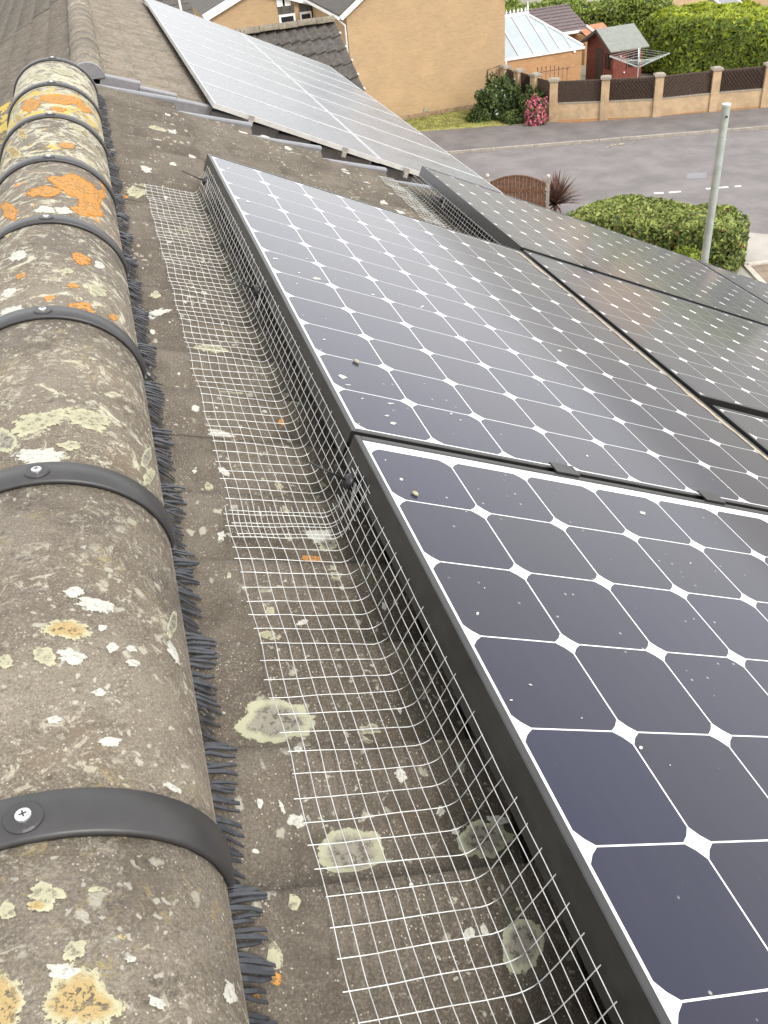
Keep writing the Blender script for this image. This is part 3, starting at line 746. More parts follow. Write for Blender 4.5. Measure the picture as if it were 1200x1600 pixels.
for k, (cx, cy, rx, ry, an) in enumerate([(1005, 800, 9, 3.5, .35), (628, 747, 5, 2.5, .3), (747, 957, 4, 4, 0), (603, 717, 2, 1.5, 0), (1080, 878, 2, 2, 0), (980, 1150, 5, 3, 0), (1003, 1166, 5, 4, 0), (910, 1120, 2, 1.5, 0), (758, 917, 2, 1.5, 0), (1048, 1194, 2, 2, 0), (830, 1068, 5, 1.5, .2), (800, 1092, 4, 2, 0)]):
    patch('dropping', on_glass_a, cx, cy, rx * .7, ry * .7, MT['dropping'], PA, .45, 340 + k, .0006, an, 16)
# tan dirt collected along the low edge of the middle panel
m = MB(); n = 90; vs = []
for j in range(n + 1):
    u = .02 + (1.50) * j / n
    wd_ = .012 + .012 * mnoise.noise(Vector((u * 9, 3.1, 0))) + .006 * mnoise.noise(Vector((u * 40, 1.1, 0)))
    vs += [rp(1.0345 - .0095, u, -.0016), rp(1.0345 - .0095 - max(.004, wd_), u, -.0011), rp(1.0345 - .0095, u, -.0006)]
for j in range(n): m.add([vs[3 * j + 2], vs[3 * j + 1], vs[3 * j + 4], vs[3 * j + 5]], [(0, 1, 2, 3)])
m.build('dirt_strip', MT['dirt'], PB)
# pebble and husk lying on panels
def pebble(fn, x, y, r, label, mt, name='pebble'):
    P, nrm = fn(x, y)
    bm = bmesh.new(); bmesh.ops.create_icosphere(bm, subdivisions=2, radius=r)
    for v in bm.verts:
        v.co *= 1 + .25 * mnoise.noise(v.co / r * 1.1); v.co.z *= .62; v.co.x *= 1.35
    me = bpy.data.meshes.new(name); bm.to_mesh(me); bm.free(); me.materials.append(mt)
    for pl in me.polygons: pl.use_smooth = True
    o = link(name, me, None, Matrix.Translation(Vector(P + nrm * (r * .55))) @ Matrix.Rotation(PITCH, 4, 'Y') @ Matrix.Rotation(1.9, 4, 'Z'))
    return tag(o, label, 'pebble')
pebble(on_glass, 557, 565, .0052, 'small grey pebble on the middle panel near its left edge', MT['stone_cap'])
pebble(on_glass_a, 649, 771, .0042, 'tiny cream husk on the nearest panel near its upper left corner', MT['lich_cream'], 'husk')
# clamps in the joint between the two large panels
def mid_clamp(v, u, label, lv=.045, along_v=True):
    R_ = roof_mat(O_NEAR) @ Matrix.Translation((v, u, 0))
    root = empty('panel_clamp', label=label, cat='clamp', group='mid clamps between the panels', mat=R_)
    link('clamp_body', MB().box((-lv / 2, -.0095, -.044), (lv / 2, .0095, -.010)).mesh('clamp_body', MT['frame_black']), root, world=False)
    link('clamp_plate', MB().box((-lv / 2, -.0125, .0046), (lv / 2, .0155, .0072)).box((-lv / 2, -.0095, -.010), (lv / 2, -.0075, .0046)).mesh('clamp_plate', MT['frame_black']), root, world=False)
    link('bolt', MB().tube([(0, 0, -.0095), (0, 0, -.003)], .004, 8).mesh('bolt', MT['clip']), root, world=False)
for (x, y), lb in (((882, 741), 'dark clamp in the joint between the two large panels, left one'), ((1115, 787), 'dark clamp in the joint between the two large panels, right one')):
    v, u = on_plane(x, y, 0); mid_clamp(v, -.0245, lb)
for v, lb in ((1.35, 'dark clamp in the upper panel joint above the cell grid'),):
    mid_clamp(v, 1.599, lb)
# rails below the near panels, along the ridge direction
for v, u0, u1, lb in ((.22, -1.6, 1.60, 'aluminium rail under the two large panels, ridge side'), (.82, -1.6, 1.60, 'aluminium rail under the two large panels, lower side'),
                      (1.40, -.55, 2.72, 'aluminium rail under the lower panels, upslope side'), (2.30, -.55, 2.72, 'aluminium rail under the lower panels, downslope side')):
    R_ = roof_mat(O_NEAR)
    m = MB().box((v - .02, u0, -.087), (v + .02, u1, -.0465)); m.v = [tuple(R_ @ Vector(p)) for p in m.v]
    tag(m.build('mounting_rail', MT['alu']), lb, 'rail', 'mounting rails')

# ------------------------------------------------------------------ wire mesh along the panel sides
def wire_mesh(label, u0, u1, vbase, seed, phase=0.0, vflat=.126, ph=.0255, pv=.0152, htop=-.022, skew=0.0):
    m = MB(); wr = .00057
    prof = []                      # arc of the section: flat part, bend, upright
    vb = vbase - .012
    ncol = 16
    Lf = vflat; Rr = .022; Lu = .070
    tot = Lf + Rr * 1.35 + Lu
    def sec(s, u):
        h_at = near_h(vb - .03, u) + .004
        wob = .0022 * mnoise.noise(Vector((u * 9 + seed, s * 14, .3))) + .0012 * mnoise.noise(Vector((u * 30, s * 40, seed)))
        if s < Lf:
            v = vb - Rr - (Lf - s); fr = ((v - V0) / GAUGE) % 1.0; h = H_NEAR + LIFT * (fr - .35) + .0045 + (.08 * AMP * math.cos((u - SEAM0) / PER * 6.283) - .08 * AMP) * (1 - max(0, s) / Lf) + wob * .6
            return v + .4 * wob, h
        q_ = s - Lf
        h0 = H_NEAR + LIFT * ((((vb - Rr) - V0) / GAUGE) % 1.0 - .35) + .0045
        if q_ < Rr * 1.35:
            an = q_ / (Rr * 1.35) * 1.38
            return vb - Rr + Rr * math.sin(an), h0 + Rr * (1 - math.cos(an)) + wob * .5
        q_ -= Rr * 1.35
        return vb - Rr + Rr * math.sin(1.38) + q_ * .12 + wob * .35, h0 + Rr * (1 - math.cos(1.38)) + q_ * .98
    def P(s, u):
        v, h = sec(s, u); return rp(v, u + skew * s + .0015 * mnoise.noise(Vector((u * 20, s * 20, seed + 4))), h)
    def wire(pts):
        n = len(pts); vs = []
        pts = [Vector(p) for p in pts]
        for i, p in enumerate(pts):
            d = (pts[min(i + 1, n - 1)] - pts[max(i - 1, 0)]).normalized()
            sx = d.cross(Vector(UP)).normalized() if abs(d.dot(Vector(UP))) < .95 else Vector((0, 1, 0)); sy = sx.cross(d)
            vs += [p + sx * wr, p + sy * wr, p - sx * wr, p - sy * wr]
        m.add(vs, [(i * 4 + j, i * 4 + (j + 1) % 4, (i + 1) * 4 + (j + 1) % 4, (i + 1) * 4 + j) for i in range(n - 1) for j in range(4)])
    ns = int(tot / pv)
    for k in range(ns + 1):        # wires along the ridge direction
        s_ = k * pv
        nn = int((u1 - u0) / .0127)
        wire([P(s_, u0 + (u1 - u0) * i / nn) for i in range(nn + 1)])
    u = u0 + phase
    while u < u1:                  # cross wires
        over = rnd.uniform(.001, .006)
        wire([P(-over, u)] + [P(s_, u) for s_ in np.linspace(0, ns * pv, 30)] + [P(ns * pv + rnd.uniform(.001, .006), u)])
        u += ph
    return tag(m.build('wire_mesh', MT['wire'], None, True), label, 'wire mesh', 'bird guard wire meshes along panel sides')
wire_mesh('galvanised wire mesh bent along the nearest panel, foreground', -1.35, -.078, -.0165, 1.0, .004)
wire_mesh('galvanised wire mesh bent along the ridge side of the middle panel', -.150, 1.475, -.0135, 5.0, .011, vflat=.120)
wire_mesh('galvanised wire mesh beside the panel near the roof end', 1.64, 2.70, 1.072, 9.0, .006)

# clips holding the mesh: rod, disc, strap plate
def mesh_clip(x, y, rx, ry, vside, label):
    d = ray(x, y)
    # where the sight line meets the plane just off the frame side
    R_ = np.array([VX, [0, 1, 0], UP]); o = R_ @ (CAM - O_NEAR); dd = R_ @ d
    t = (vside - .009 - o[0]) / dd[0]; v, u, h = o + dd * t
    root = empty('mesh_clip', rp(v, u, h), label, 'clip', 'black clips pinning the wire mesh')
    c = Vector(rp(v, u, h)); ax = Vector(VX) * -1
    # rod end: same height band, further up the slope
    d2 = ray(rx, ry); dd2 = R_ @ d2; t2 = (u + .002 - o[1]) / dd2[1]; e_ = o + dd2 * t2
    e_ = np.array([min(e_[0], v - .03), u + .002, min(max(e_[2], h - .01), h + .05)])
    end = Vector(rp(*e_)); dv = (end - c).normalized()
    MB().tube([c - dv * .006, c + dv * .003, c + dv * .007], [.011, .0115, .007], 14).build('disc', MT['clip'], root, True)
    MB().tube([c + dv * .005, c + (end - c) * .5, end], [.0018, .0015, .0012], 6).build('rod', MT['clip'], root, True)
    a0, a1 = Vector(rp(v + .002, u - .016, h + .008)), Vector(rp(v + .002, u - .030, h - .024))
    MB().bar(a0, a1, .006, .0012, VX).build('hook_strip', MT['alu'], root)
mesh_clip(321, 283, 284, 267, -.0135, 'black rod clip at the far end of the middle panel')
mesh_clip(402, 454, 350, 430, -.0135, 'black rod clip halfway along the middle panel')
mesh_clip(545, 752, 482, 722, -.0165, 'black rod clip at the joint of the two large panels')
mesh_clip(690, 312, 672, 305, 1.072, 'black clip on the mesh near the roof end')

# ------------------------------------------------------------------ far house with silver framed panels
DN = 0.667
O_FAR = O_NEAR - UP * DN
U_F0, U_F1 = 7.40, 15.8
fh = empty('house', (*rp(2, 11, 0, O_FAR)[:2], 0), 'next house along with sky lit pale tiled roof carrying silver framed panels', 'house')
VFR = 0.085
XF = rp(VFR, 0, H_NEAR, O_FAR)[0] - .135; ZF = rp(VFR, 0, H_NEAR, O_FAR)[2]
O_FL = np.array([2 * XF - O_FAR[0], O_FAR[1], O_FAR[2]])
ufs = [U_F0 + .3 * k for k in range(28)]
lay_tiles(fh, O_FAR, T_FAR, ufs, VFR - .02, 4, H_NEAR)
lay_tiles(fh, O_FL, T_FAR_R, ufs[:22], VFR - .02, 8, H_NEAR, True)
m = MB()
for O, sg in ((O_FAR, 1), (O_FL, -1)):
    def q(v, u, h): return O + np.array([CS * sg, 0, -SN]) * v + np.array([0, 1, 0]) * u + np.array([SN * sg, 0, CS]) * h
    ve = 4.1 if sg > 0 else 7.5
    aa = [q(-.06, U_F0 + .03, -.190), q(ve, U_F0 + .03, -.190), q(ve, U_F1 if sg > 0 else 26, -.190), q(-.06, U_F1 if sg > 0 else 26, -.190)]
    m.add(aa + [p - np.array([0, 0, .05]) for p in aa], [(0, 1, 2, 3) if sg > 0 else (3, 2, 1, 0), (4, 5, 6, 7)] + [(i, (i + 1) % 4, 4 + (i + 1) % 4, 4 + i) for i in range(4)])
m.build('roof_deck', MT['deck'], fh)
for O, left, k0 in ((O_FAR, False, 4), (O_FL, True, 8)):      # tiles under the panels and far down the back: one sheet of courses
    mm = MB(); R_ = roof_mat(O, left)
    for k in range(0 if left else k0, 24 if left else 13):
        j0 = 176 if (left and k < k0) else 0
        va = VFR - .02 + k * GAUGE
        n = (28 * 8 - 4) if not left else 496
        for row, (dv, hh) in enumerate(((0, 0), (GAUGE, LIFT))): pass
        b_ = [(va, (U_F0 + j * .0375) * (-1 if left else 1), H_NEAR - .006 + AMP * (wave(j / 4) - 1)) for j in range(j0, n + 1)]
        t_ = [(va + GAUGE, p_[1], p_[2] + LIFT) for p_ in b_]; u_ = [(p_[0], p_[1], p_[2] - .02) for p_ in t_]
        N1 = n + 1 - j0
        mm.add([tuple(R_ @ Vector(p_)) for p_ in b_ + t_ + u_], [(r * N1 + j, (r + 1) * N1 + j, (r + 1) * N1 + j + 1, r * N1 + j + 1) for r in range(2) for j in range(N1 - 1)])
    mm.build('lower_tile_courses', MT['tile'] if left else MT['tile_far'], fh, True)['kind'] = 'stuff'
er = rp(3.85, 0, -.3, O_FAR); xr, zr = er[0], er[2]; xl = 2 * XF - xr
vs = []
for y in (O_NEAR[1] + U_F0 + .08, O_NEAR[1] + U_F1 - .1): vs += [(xl, y, 0), (xr, y, 0), (xr, y, zr - .1), (XF, y, ZF - .16), (xl, y, zr - .1)]
MB().add(vs, [(0, 1, 2, 3, 4), (9, 8, 7, 6, 5), (1, 6, 7, 2), (0, 4, 9, 5)]).build('wall', MT['brick_tan'], fh)
for k in range(13):           # verge caps facing the viewer
    for O, left in ((O_FAR, False), (O_FL, True)):
        
        R_ = roof_mat(O, left); va = VFR - .02 + k * GAUGE
        sgn = -1 if left else 1
        U0, U1 = U_F0 - .03, U_F0 + .045
        prof = [(U0, -.095), (U0, .004), (U0 + .008, .014), (U1, .014), (U1, .004), (U0 + .006, -.002), (U0 + .006, -.095)]
        vs = [(v, u * sgn, H_NEAR + hh + d) for v, hh in ((va - .01, -.006), (va + GAUGE - .004, LIFT + .002)) for u, d in prof]
        n = len(prof)
        MB().add([tuple(R_ @ Vector(p_)) for p_ in vs], [tuple(range(n)), tuple(range(2 * n - 1, n - 1, -1))] + [(i, n + i, n + (i + 1) % n, (i + 1) % n) for i in range(n)]).build('verge_cap', MT['verge'], fh)
yb = O_NEAR[1] + U_F0 - .03
def far_ridge(y0, y1, ex, name, mt, closed=False):
    m = MB(); n = 24; vs = []
    for y in (y0, y1):
        for r in (0.128 + ex, 0.112):
            for i in range(n + 1):
                th = math.pi * i / n
                vs.append((XF + r * math.cos(th) * 1.04, y, ZF + r * math.sin(th) * .95 - .004))
    N1 = n + 1; fs = []
    for i in range(n):
        fs += [(i, 2 * N1 + i, 2 * N1 + i + 1, i + 1), (i, i + 1, N1 + i + 1, N1 + i), (2 * N1 + i, 3 * N1 + i, 3 * N1 + i + 1, 2 * N1 + i + 1)]
    m.add(vs, fs)
    if closed: m.add([(vs[i][0], vs[i][1] - .004, vs[i][2]) for i in range(N1)], [tuple(range(N1))])
    return m.build(name, mt, fh, True)
for j in range(18):
    o = far_ridge(yb + .03 + j * .46, yb + .03 + j * .46 + .454, .004 if j % 2 else 0, 'ridge_tile', MT['ridge'])
    o.color = (0, rnd.uniform(0, .3), rnd.uniform(.3, .6), 1)
cap = far_ridge(yb - .012, yb + .05, .006, 'ridge_end_cap', MT['verge'], True)
for pl in cap.data.polygons:
    if len(pl.vertices) > 4: pl.use_smooth = False
# silver framed panels, two columns of eight
H_FP = 0.0
FU0, FPU, FPV = 7.13, 1.022, 1.585
ordn = ['first', 'second', 'third', 'fourth', 'fifth', 'sixth', 'seventh', 'eighth']
def fp_mesh():
    fw = .016; lv, lu = FPV - .012, FPU - .010
    m = MB()
    for a in ((0, 0, fw, lu), (lv - fw, 0, lv, lu), (fw, 0, lv - fw, fw), (fw, lu - fw, lv - fw, lu)):
        m.box((a[0], a[1], -.040), (a[2], a[3], 0))
    return m.mesh('frame', MT['frame_silver']), MB().box((fw - .001, fw - .001, -.012), (lv - fw + .001, lu - fw + .001, -.003)).mesh('glass', MT['far_glass'])
FM, GM = fp_mesh()
for c in range(2):
    for r in range(8):
        R_ = roof_mat(O_FAR) @ Matrix.Translation((.955 + c * FPV, FU0 + r * FPU + (.03 if c else 0), H_FP))
        root = empty('solar_panel', label='silver framed panel on the far roof, %s column, %s from its near verge' % (('ridge side', 'eaves side')[c], ordn[r]), cat='solar panel', group='silver framed panels on the far roof', mat=R_)
        link('frame', FM, root, world=False); link('glass', GM, root, world=False)
# rails under them whose ends and brackets stick out at the verge
for k, ((x, y), lb) in enumerate((((389, 180), 'silver rail end under the far panels, nearest the ridge'), ((541, 236), 'silver rail end under the far panels, middle one'), ((636, 267), 'silver rail end under the far panels, beside the wire mesh'), ((335, 400), ''))):
    if not lb: continue
    v, u = on_plane(x, y, -.02, O_FAR)
    R_ = roof_mat(O_FAR)
    root = empty('mounting_rail', rp(v, FU0, -.1, O_FAR), lb, 'rail', 'mounting rails')
    m = MB().box((v - .02, FU0 - .03, -.082), (v + .02, FU0 + 8.2, -.0405)); m.v = [tuple(R_ @ Vector(p_)) for p_ in m.v]; m.build('rail', MT['alu'], root)
    m = MB().box((v - .022, FU0 - .022, -.0405), (v + .022, FU0 - .002, .004)).box((v - .022, FU0 - .002, .001), (v + .022, FU0 + .012, .004)); m.v = [tuple(R_ @ Vector(p_)) for p_ in m.v]; m.build('end_clamp', MT['alu'], root)
    m = MB().box((v - .015, FU0 + .3, H_NEAR - .01), (v + .015, FU0 + .34, -.082)); m.v = [tuple(R_ @ Vector(p_)) for p_ in m.v]; m.build('bracket', MT['alu'], root)

# ------------------------------------------------------------------ third house: cross roof seen over the far panels
Pr = at_y(530, 28, 23.0); Pl = at_y(552, 127, 21.0)
pit3 = math.atan2(Pr[2] - Pl[2], 2.0)
th = empty('house', (2.5, 21, 0), 'house beyond the far panels with brown tile roof sloping this way', 'house')
zr3, xr3 = Pr[2] - .05, (Pr[0] + Pl[0]) / 2 + .02
MR = Matrix.Translation((xr3, 23.0, zr3)) @ Matrix.Rotation(math.pi / -2, 4, 'Z') @ Matrix.Rotation(pit3, 4, 'Y')
T3S = 1.6
T3 = tile_mesh('tile_third', MT['tile_dark'])
for k in range(6):
    for j in range(9):
        mt = MR @ Matrix.Translation((.05 + k * GAUGE * T3S, -.3 * T3S * (j + 1) + rnd.uniform(-.003, .003), rnd.uniform(-.003, .003))) @ Matrix.Scale(T3S, 4)
        link('tile', T3, th, mt)
m = MB(); L = 3.2
q = [MR @ Vector(p_) for p_ in ((0, .0, -.05), (L, .0, -.05), (L, -4.5, -.05), (0, -4.5, -.05))]
q2 = [p_ - Vector((0, 0, .06)) for p_ in q]; bk = [Vector((p_.x, 46 - p_.y, p_.z)) for p_ in q]
m.add([*q, *q2], [(0, 3, 2, 1), (4, 5, 6, 7)] + [(i, (i + 1) % 4, 4 + (i + 1) % 4, 4 + i) for i in range(4)]); m.add(bk, [(0, 1, 2, 3)])
m.build('roof_deck', MT['tile_dark'], th)
ye, ze = q[1].y, q[1].z
MB().add([(xr3 - 4.4, ye + .3, 0), (xr3 - .1, ye + .3, 0), (xr3 - .1, ye + .3, ze), (xr3 - .1, 23, zr3 - .2), (xr3 - .1, 45.7 - ye, ze), (xr3 - .1, 45.7 - ye, 0), (xr3 - 4.4, ye + .3, ze)], [(0, 1, 2, 6), (1, 5, 4, 3, 2)]).build('wall', MT['brick_tan'], th)
for j in range(10):
    x1 = xr3 - j * .45
    m = MB(); n = 10; vs = []
    for x in (x1, x1 - .44):
        for i in range(n + 1):
            t_ = math.pi * i / n; vs.append((x, 23 + .13 * math.cos(t_), zr3 + .01 + .11 * math.sin(t_) + (.008 if j % 2 else 0)))
    m.add(vs, [(i, i + 1, n + 2 + i, n + 1 + i) for i in range(n)]); m.add([vs[i] for i in range(n + 1)], [tuple(range(n + 1))])
    o = m.build('ridge_tile', MT['ridge'], th, True); o.color = (0, .2, .45, 1)
for k in range(6):
    p_ = MR @ Vector((.05 + (k + .85) * GAUGE * T3S, .012, .03))
    MB().bar(p_, p_ + (MR.to_3x3() @ Vector((.05, 0, 0))), .03, .025).build('verge_clip', MT['white_paint'], th)

# ------------------------------------------------------------------ brick gable house across the street
YB = 43.05
xL, xR, ZE = at_y(540, 18, YB)[0], at_y(789, 90, YB)[0], at_y(540, 18, YB)[2]
bh = empty('house', ((xL + xR) / 2, YB + 4, 0), 'tan brick house with blank gable wall across the street', 'house')
xm, za = (xL + xR) / 2, ZE + (xR - xL) / 2 * math.tan(math.radians(33))
MB().add([(xL, YB, 0), (xR, YB, 0), (xR, YB, ZE), (xm, YB, za), (xL, YB, ZE), (xL, YB + 8.5, 0), (xR, YB + 8.5, 0), (xR, YB + 8.5, ZE), (xm, YB + 8.5, za), (xL, YB + 8.5, ZE)],
         [(0, 1, 2, 3, 4), (9, 8, 7, 6, 5), (1, 6, 7, 2), (0, 4, 9, 5)]).build('wall', MT['brick_tan'], bh)
MB().box((xL - .01, YB - .025, 0), (xR + .01, YB - .002, .32)).build('plinth', plain('plinth_brick', (.27, .19, .11), .9, var=.3, scale=6), bh)
A = at_y(666, 185, YB - .03)
MB().box((A[0] - .11, YB - .035, .34), (A[0] + .11, YB - .003, .50)).build('air_brick', MT['lich_cream'], bh)
for sg, xe in ((1, xL), (-1, xR)):
    e0 = Vector((xe - sg * .30, 0, ZE - .16)); e1 = Vector((xm, 0, za + .04))
    nm = Vector((-(e1.z - e0.z), 0, (e1.x - e0.x))).normalized() * (sg)
    if nm.z < 0: nm = -nm
    vs = []
    for y in (YB - .22, YB + 8.7):
        vs += [Vector((e0.x, y, e0.z)) + nm * .02, Vector((e1.x, y, e1.z)) + nm * .02, Vector((e1.x, y, e1.z)) + nm * .12, Vector((e0.x, y, e0.z)) + nm * .12]
    MB().add(vs, [(0, 1, 2, 3), (7, 6, 5, 4), (0, 4, 5, 1), (1, 5, 6, 2), (2, 6, 7, 3), (3, 7, 4, 0)]).build('roof_slope', MT['tile_dark'], bh)
    MB().bar(e0 + Vector((0, YB - .235, -.05)), e1 + Vector((0, YB - .235, -.05)), .03, .20, (0, 0, 1)).build('barge_board', MT['white_paint'], bh)
    MB().bar(Vector((xe - sg * .38, YB - .2, ZE - .20)), Vector((xe - sg * .38, YB + 8.6, ZE - .20)), .12, .09).build('gutter', MT['white_paint'], bh)
dp0 = at_y(528, 15, YB + .05); 
MB().tube([(xL - .36, YB + .1, ZE - .22), (xL - .30, YB + .1, ZE - .34), (xL - .06, YB + .1, ZE - .55), (xL - .055, YB + .1, .2)], .042, 8).build('downpipe', MT['white_paint'], bh, True)
# outlet pipe and meter loop low on the right
MB().tube([(xR - .9, YB - .03, .2), (xR - .9, YB - .03, 1.75), (xR - .2, YB - .03, 1.85)], .018, 6).build('cable_pipe', MT['rust'], bh)
MB().tube([(xR + .05, YB - .02, .1), (xR + .05, YB - .02, 2.0)], .045, 8).build('downpipe', MT['white_paint'], bh)

# conservatory at its right side
cv = empty('conservatory', (20, 45, 0), 'conservatory with pale glazed hipped roof and white cresting beside the brick house', 'conservatory')
cx0, cx1, cy0, cz = xR + .10, at_z(914, 74, 2.02)[0], 43.45, 2.02
cyr, czr = 46.2, 3.32
rx0, rx1 = cx0, at_z(828, 24, czr)[0]
MB().box((cx0, cy0, 0), (cx1, cy0 + .2, cz - .10)).box((cx1 - .2, cy0 + .2, 0), (cx1, cyr + 2.7, cz - .10)).build('wall', MT['brick_orange'], cv)
MB().box((cx0 - .02, cy0 - .09, cz - .10), (cx1 + .1, cy0 + .25, cz)).box((cx1 - .2, cy0 + .25, cz - .1), (cx1 + .1, cyr + 2.75, cz)).build('eaves_gutter', MT['white_paint'], cv)
ev0, ev1 = Vector((cx0, cy0 - .02, cz + .02)), Vector((cx1 + .02, cy0 - .02, cz + .02))
rg0, rg1 = Vector((rx0, cyr, czr)), Vector((rx1, cyr, czr))
bk1 = Vector((cx1 + .02, 2 * cyr - cy0 + .02, cz + .02)); bk0 = Vector((cx0, 2 * cyr - cy0 + .02, cz + .02))
nb = 5
def along(a_, b_, t_): return a_ + (b_ - a_) * t_
# front slope panes between bars that run up the slope
xs = [cx0 + (rx1 - cx0) * i / 3 for i in range(4)] + [rx1 + (cx1 - rx1) * i / 3 for i in range(1, 4)]
def slope_pt(x, low):
    if low: return Vector((x, cy0 - .02, cz + .02))
    if x <= rx1: return Vector((x, cyr, czr))
    t_ = (x - rx1) / (cx1 + .02 - rx1); return along(rg1, ev1, t_)
for i in range(6):
    a0, a1 = xs[i] + .03, xs[i + 1] - .03
    q = [slope_pt(a0, True), slope_pt(a1, True), slope_pt(a1, False), slope_pt(a0, False)]
    MB().add(q + [p_ - Vector((0, 0, .025)) for p_ in q], [(0, 1, 2, 3), (7, 6, 5, 4), (0, 4, 5, 1), (1, 5, 6, 2), (2, 6, 7, 3), (3, 7, 4, 0)]).build('roof_pane', MT['glass_roof'], cv)
    MB().bar(slope_pt(xs[i], True) + Vector((0, 0, .03)), slope_pt(xs[i], False) + Vector((0, 0, .03)), .055, .05).build('glazing_bar', MT['white_paint'], cv)
q = [ev1, bk1, rg1]; MB().add(q + [p_ - Vector((0, 0, .025)) for p_ in q], [(0, 1, 2), (5, 4, 3), (0, 3, 4, 1), (1, 4, 5, 2), (2, 5, 3, 0)]).build('hip_pane', MT['glass_roof'], cv)
q = [rg0, rg1, bk1, bk0]; MB().add(q + [p_ - Vector((0, 0, .025)) for p_ in q], [(0, 1, 2, 3), (7, 6, 5, 4), (0, 4, 5, 1), (1, 5, 6, 2), (2, 6, 7, 3), (3, 7, 4, 0)]).build('rear_pane', MT['glass_roof'], cv)
MB().bar(rg1 + Vector((0, 0, .04)), ev1 + Vector((0, 0, .04)), .09, .07).build('hip_bar', MT['white_paint'], cv)
MB().bar(rg0 + Vector((0, 0, .04)), rg1 + Vector((.15, 0, .04)), .14, .12).build('ridge_bar', MT['white_paint'], cv)
n = 12
for i in range(n):
    x = rx0 + .08 + (rx1 - rx0 - .1) * i / (n - 1)
    MB().tube([(x, cyr, czr + .08), (x, cyr, czr + .20), (x, cyr, czr + .30)], [.02, .055, .008], 5).build('cresting_finial', MT['white_paint'], cv)
MB().tube([(rx1 + .1, cyr, czr + .08), (rx1 + .1, cyr, czr + .28), (rx1 + .1, cyr, czr + .55)], [.03, .05, .008], 6).build('ridge_finial', MT['white_paint'], cv)
MB().box((cx0 - .06, cy0 - .08, 0), (cx0 + .02, cy0 - .001, cz - .1)).build('corner_post', MT['white_paint'], cv)
A = at_y(898, 80, cy0 - .05); MB().tube([(A[0], cy0 - .06, A[2]), (A[0], cy0, A[2])], .07, 8).build('lamp', MT['white_paint'], cv)
# tiled garage behind
A, B, C_, D = at_y(897, 7, 52.5), at_y(810, 17, 52.5), at_y(911, 47, 49.8), at_y(850, 57, 49.8)
gr = empty('garage', (A[0] - 3, 51, 0), 'low garage with purple brown tiled roof behind the conservatory', 'garage')
xa, xb = D[0] - 2.5, (A[0] + C_[0]) / 2
nrow = 8
for k in range(nrow):
    t0, t1 = k / nrow, (k + 1) / nrow
    ya, yb_ = 52.5 - 2.7 * t0, 52.5 - 2.7 * t1; zA, zB = A[2] - (A[2] - C_[2]) * t0, A[2] - (A[2] - C_[2]) * t1
    MB().add([(xa, ya, zA), (xb, ya, zA), (xb, yb_ - .03, zB + .05), (xa, yb_ - .03, zB + .05), (xb, yb_ - .03, zB), (xa, yb_ - .03, zB)], [(0, 3, 2, 1), (3, 5, 4, 2)]).build('tile_course', MT['tile_purple'] if 'tile_purple' in MT else MT.setdefault('tile_purple', plain('purple_tile', (.135, .105, .105), .85, var=.2, scale=6)), gr)
MB().add([(xa, 52.5, A[2]), (xb, 52.5, A[2]), (xb, 55.2, C_[2]), (xa, 55.2, C_[2])], [(0, 1, 2, 3)]).build('rear_slope', MT['tile_purple'], gr)
MB().box((xa, 52.4, A[2] - .02), (xb, 52.6, A[2] + .07)).build('ridge', MT['tile_purple'], gr)
MB().add([(xa + .1, 50.0, 0), (xb - .1, 50.0, 0), (xb - .1, 50.0, C_[2] + .05), (xa + .1, 50.0, C_[2] + .05), (xb - .1, 55, 0), (xb - .1, 55, C_[2]), (xb - .1, 52.5, A[2] - .05)], [(0, 1, 2, 3), (1, 4, 5, 6, 2)]).build('wall', MT['brick_orange'], gr)
MB().bar((xa, 49.72, C_[2] - .02), (xb + .05, 49.72, C_[2] - .02), .12, .12).build('gutter', MT['white_paint'], gr)

# wooden garden house
sh = empty('shed', (24.5, 43.8, 0), 'red brown wooden garden house with green felt roof before the tall hedge', 'shed')
sx0, sx1, sy0, sy1, sze, szr = 23.45, 25.0, 42.4, 45.2, 1.88, 2.55
sym = (sy0 + sy1) / 2
MB().add([(sx0, sy0, 0), (sx1, sy0, 0), (sx1, sy1, 0), (sx0, sy1, 0), (sx0, sy0, sze), (sx1, sy0, sze), (sx1, sy1, sze), (sx0, sy1, sze), (sx0, sym, szr), (sx1, sym, szr)],
         [(0, 1, 5, 4), (1, 2, 6, 9, 5), (2, 3, 7, 6), (3, 0, 4, 8, 7)]).build('wall', MT['wood_red'], sh)
for sg, ya in ((1, sy0), (-1, sy1)):
    q = [Vector((sx0 - .3, ya - sg * .22, sze - .11)), Vector((sx1 + .2, ya - sg * .22, sze - .11)), Vector((sx1 + .2, sym, szr)), Vector((sx0 - .3, sym, szr))]
    MB().add([p_ + Vector((0, 0, .03)) for p_ in q] + [p_ + Vector((0, 0, .08)) for p_ in q], [(3, 2, 1, 0), (4, 5, 6, 7), (0, 1, 5, 4), (1, 2, 6, 5), (2, 3, 7, 6), (3, 0, 4, 7)]).build('roof_slope', MT['felt_green'], sh)
    MB().bar((sx0 - .31, ya - sg * .22, sze - .12), (sx0 - .31, sym, szr - .01), .03, .13).build('barge_board', MT['wood_dark'], sh)
wn = MB().box((sx0 + .75, sy0 - .02, 1.0), (sx0 + 1.35, sy0 - .002, 1.62)).build('window', MT['window_dark'], sh)
for x in (sx0 + .75, sx0 + 1.05, sx0 + 1.35): MB().bar((x, sy0 - .03, .97), (x, sy0 - .03, 1.65), .05, .03, (0, 1, 0)).build('window_bar', MT['wood_red'], wn)
MB().box((sx0 - .02, sym - .35, .1), (sx0 - .002, sym + .4, 1.75)).build('door', MT['wood_dark'], sh)
wn = MB().box((sx0 - .02, sy0 + .25, .95), (sx0 - .002, sy0 + .85, 1.6)).build('window', MT['window_dark'], sh)
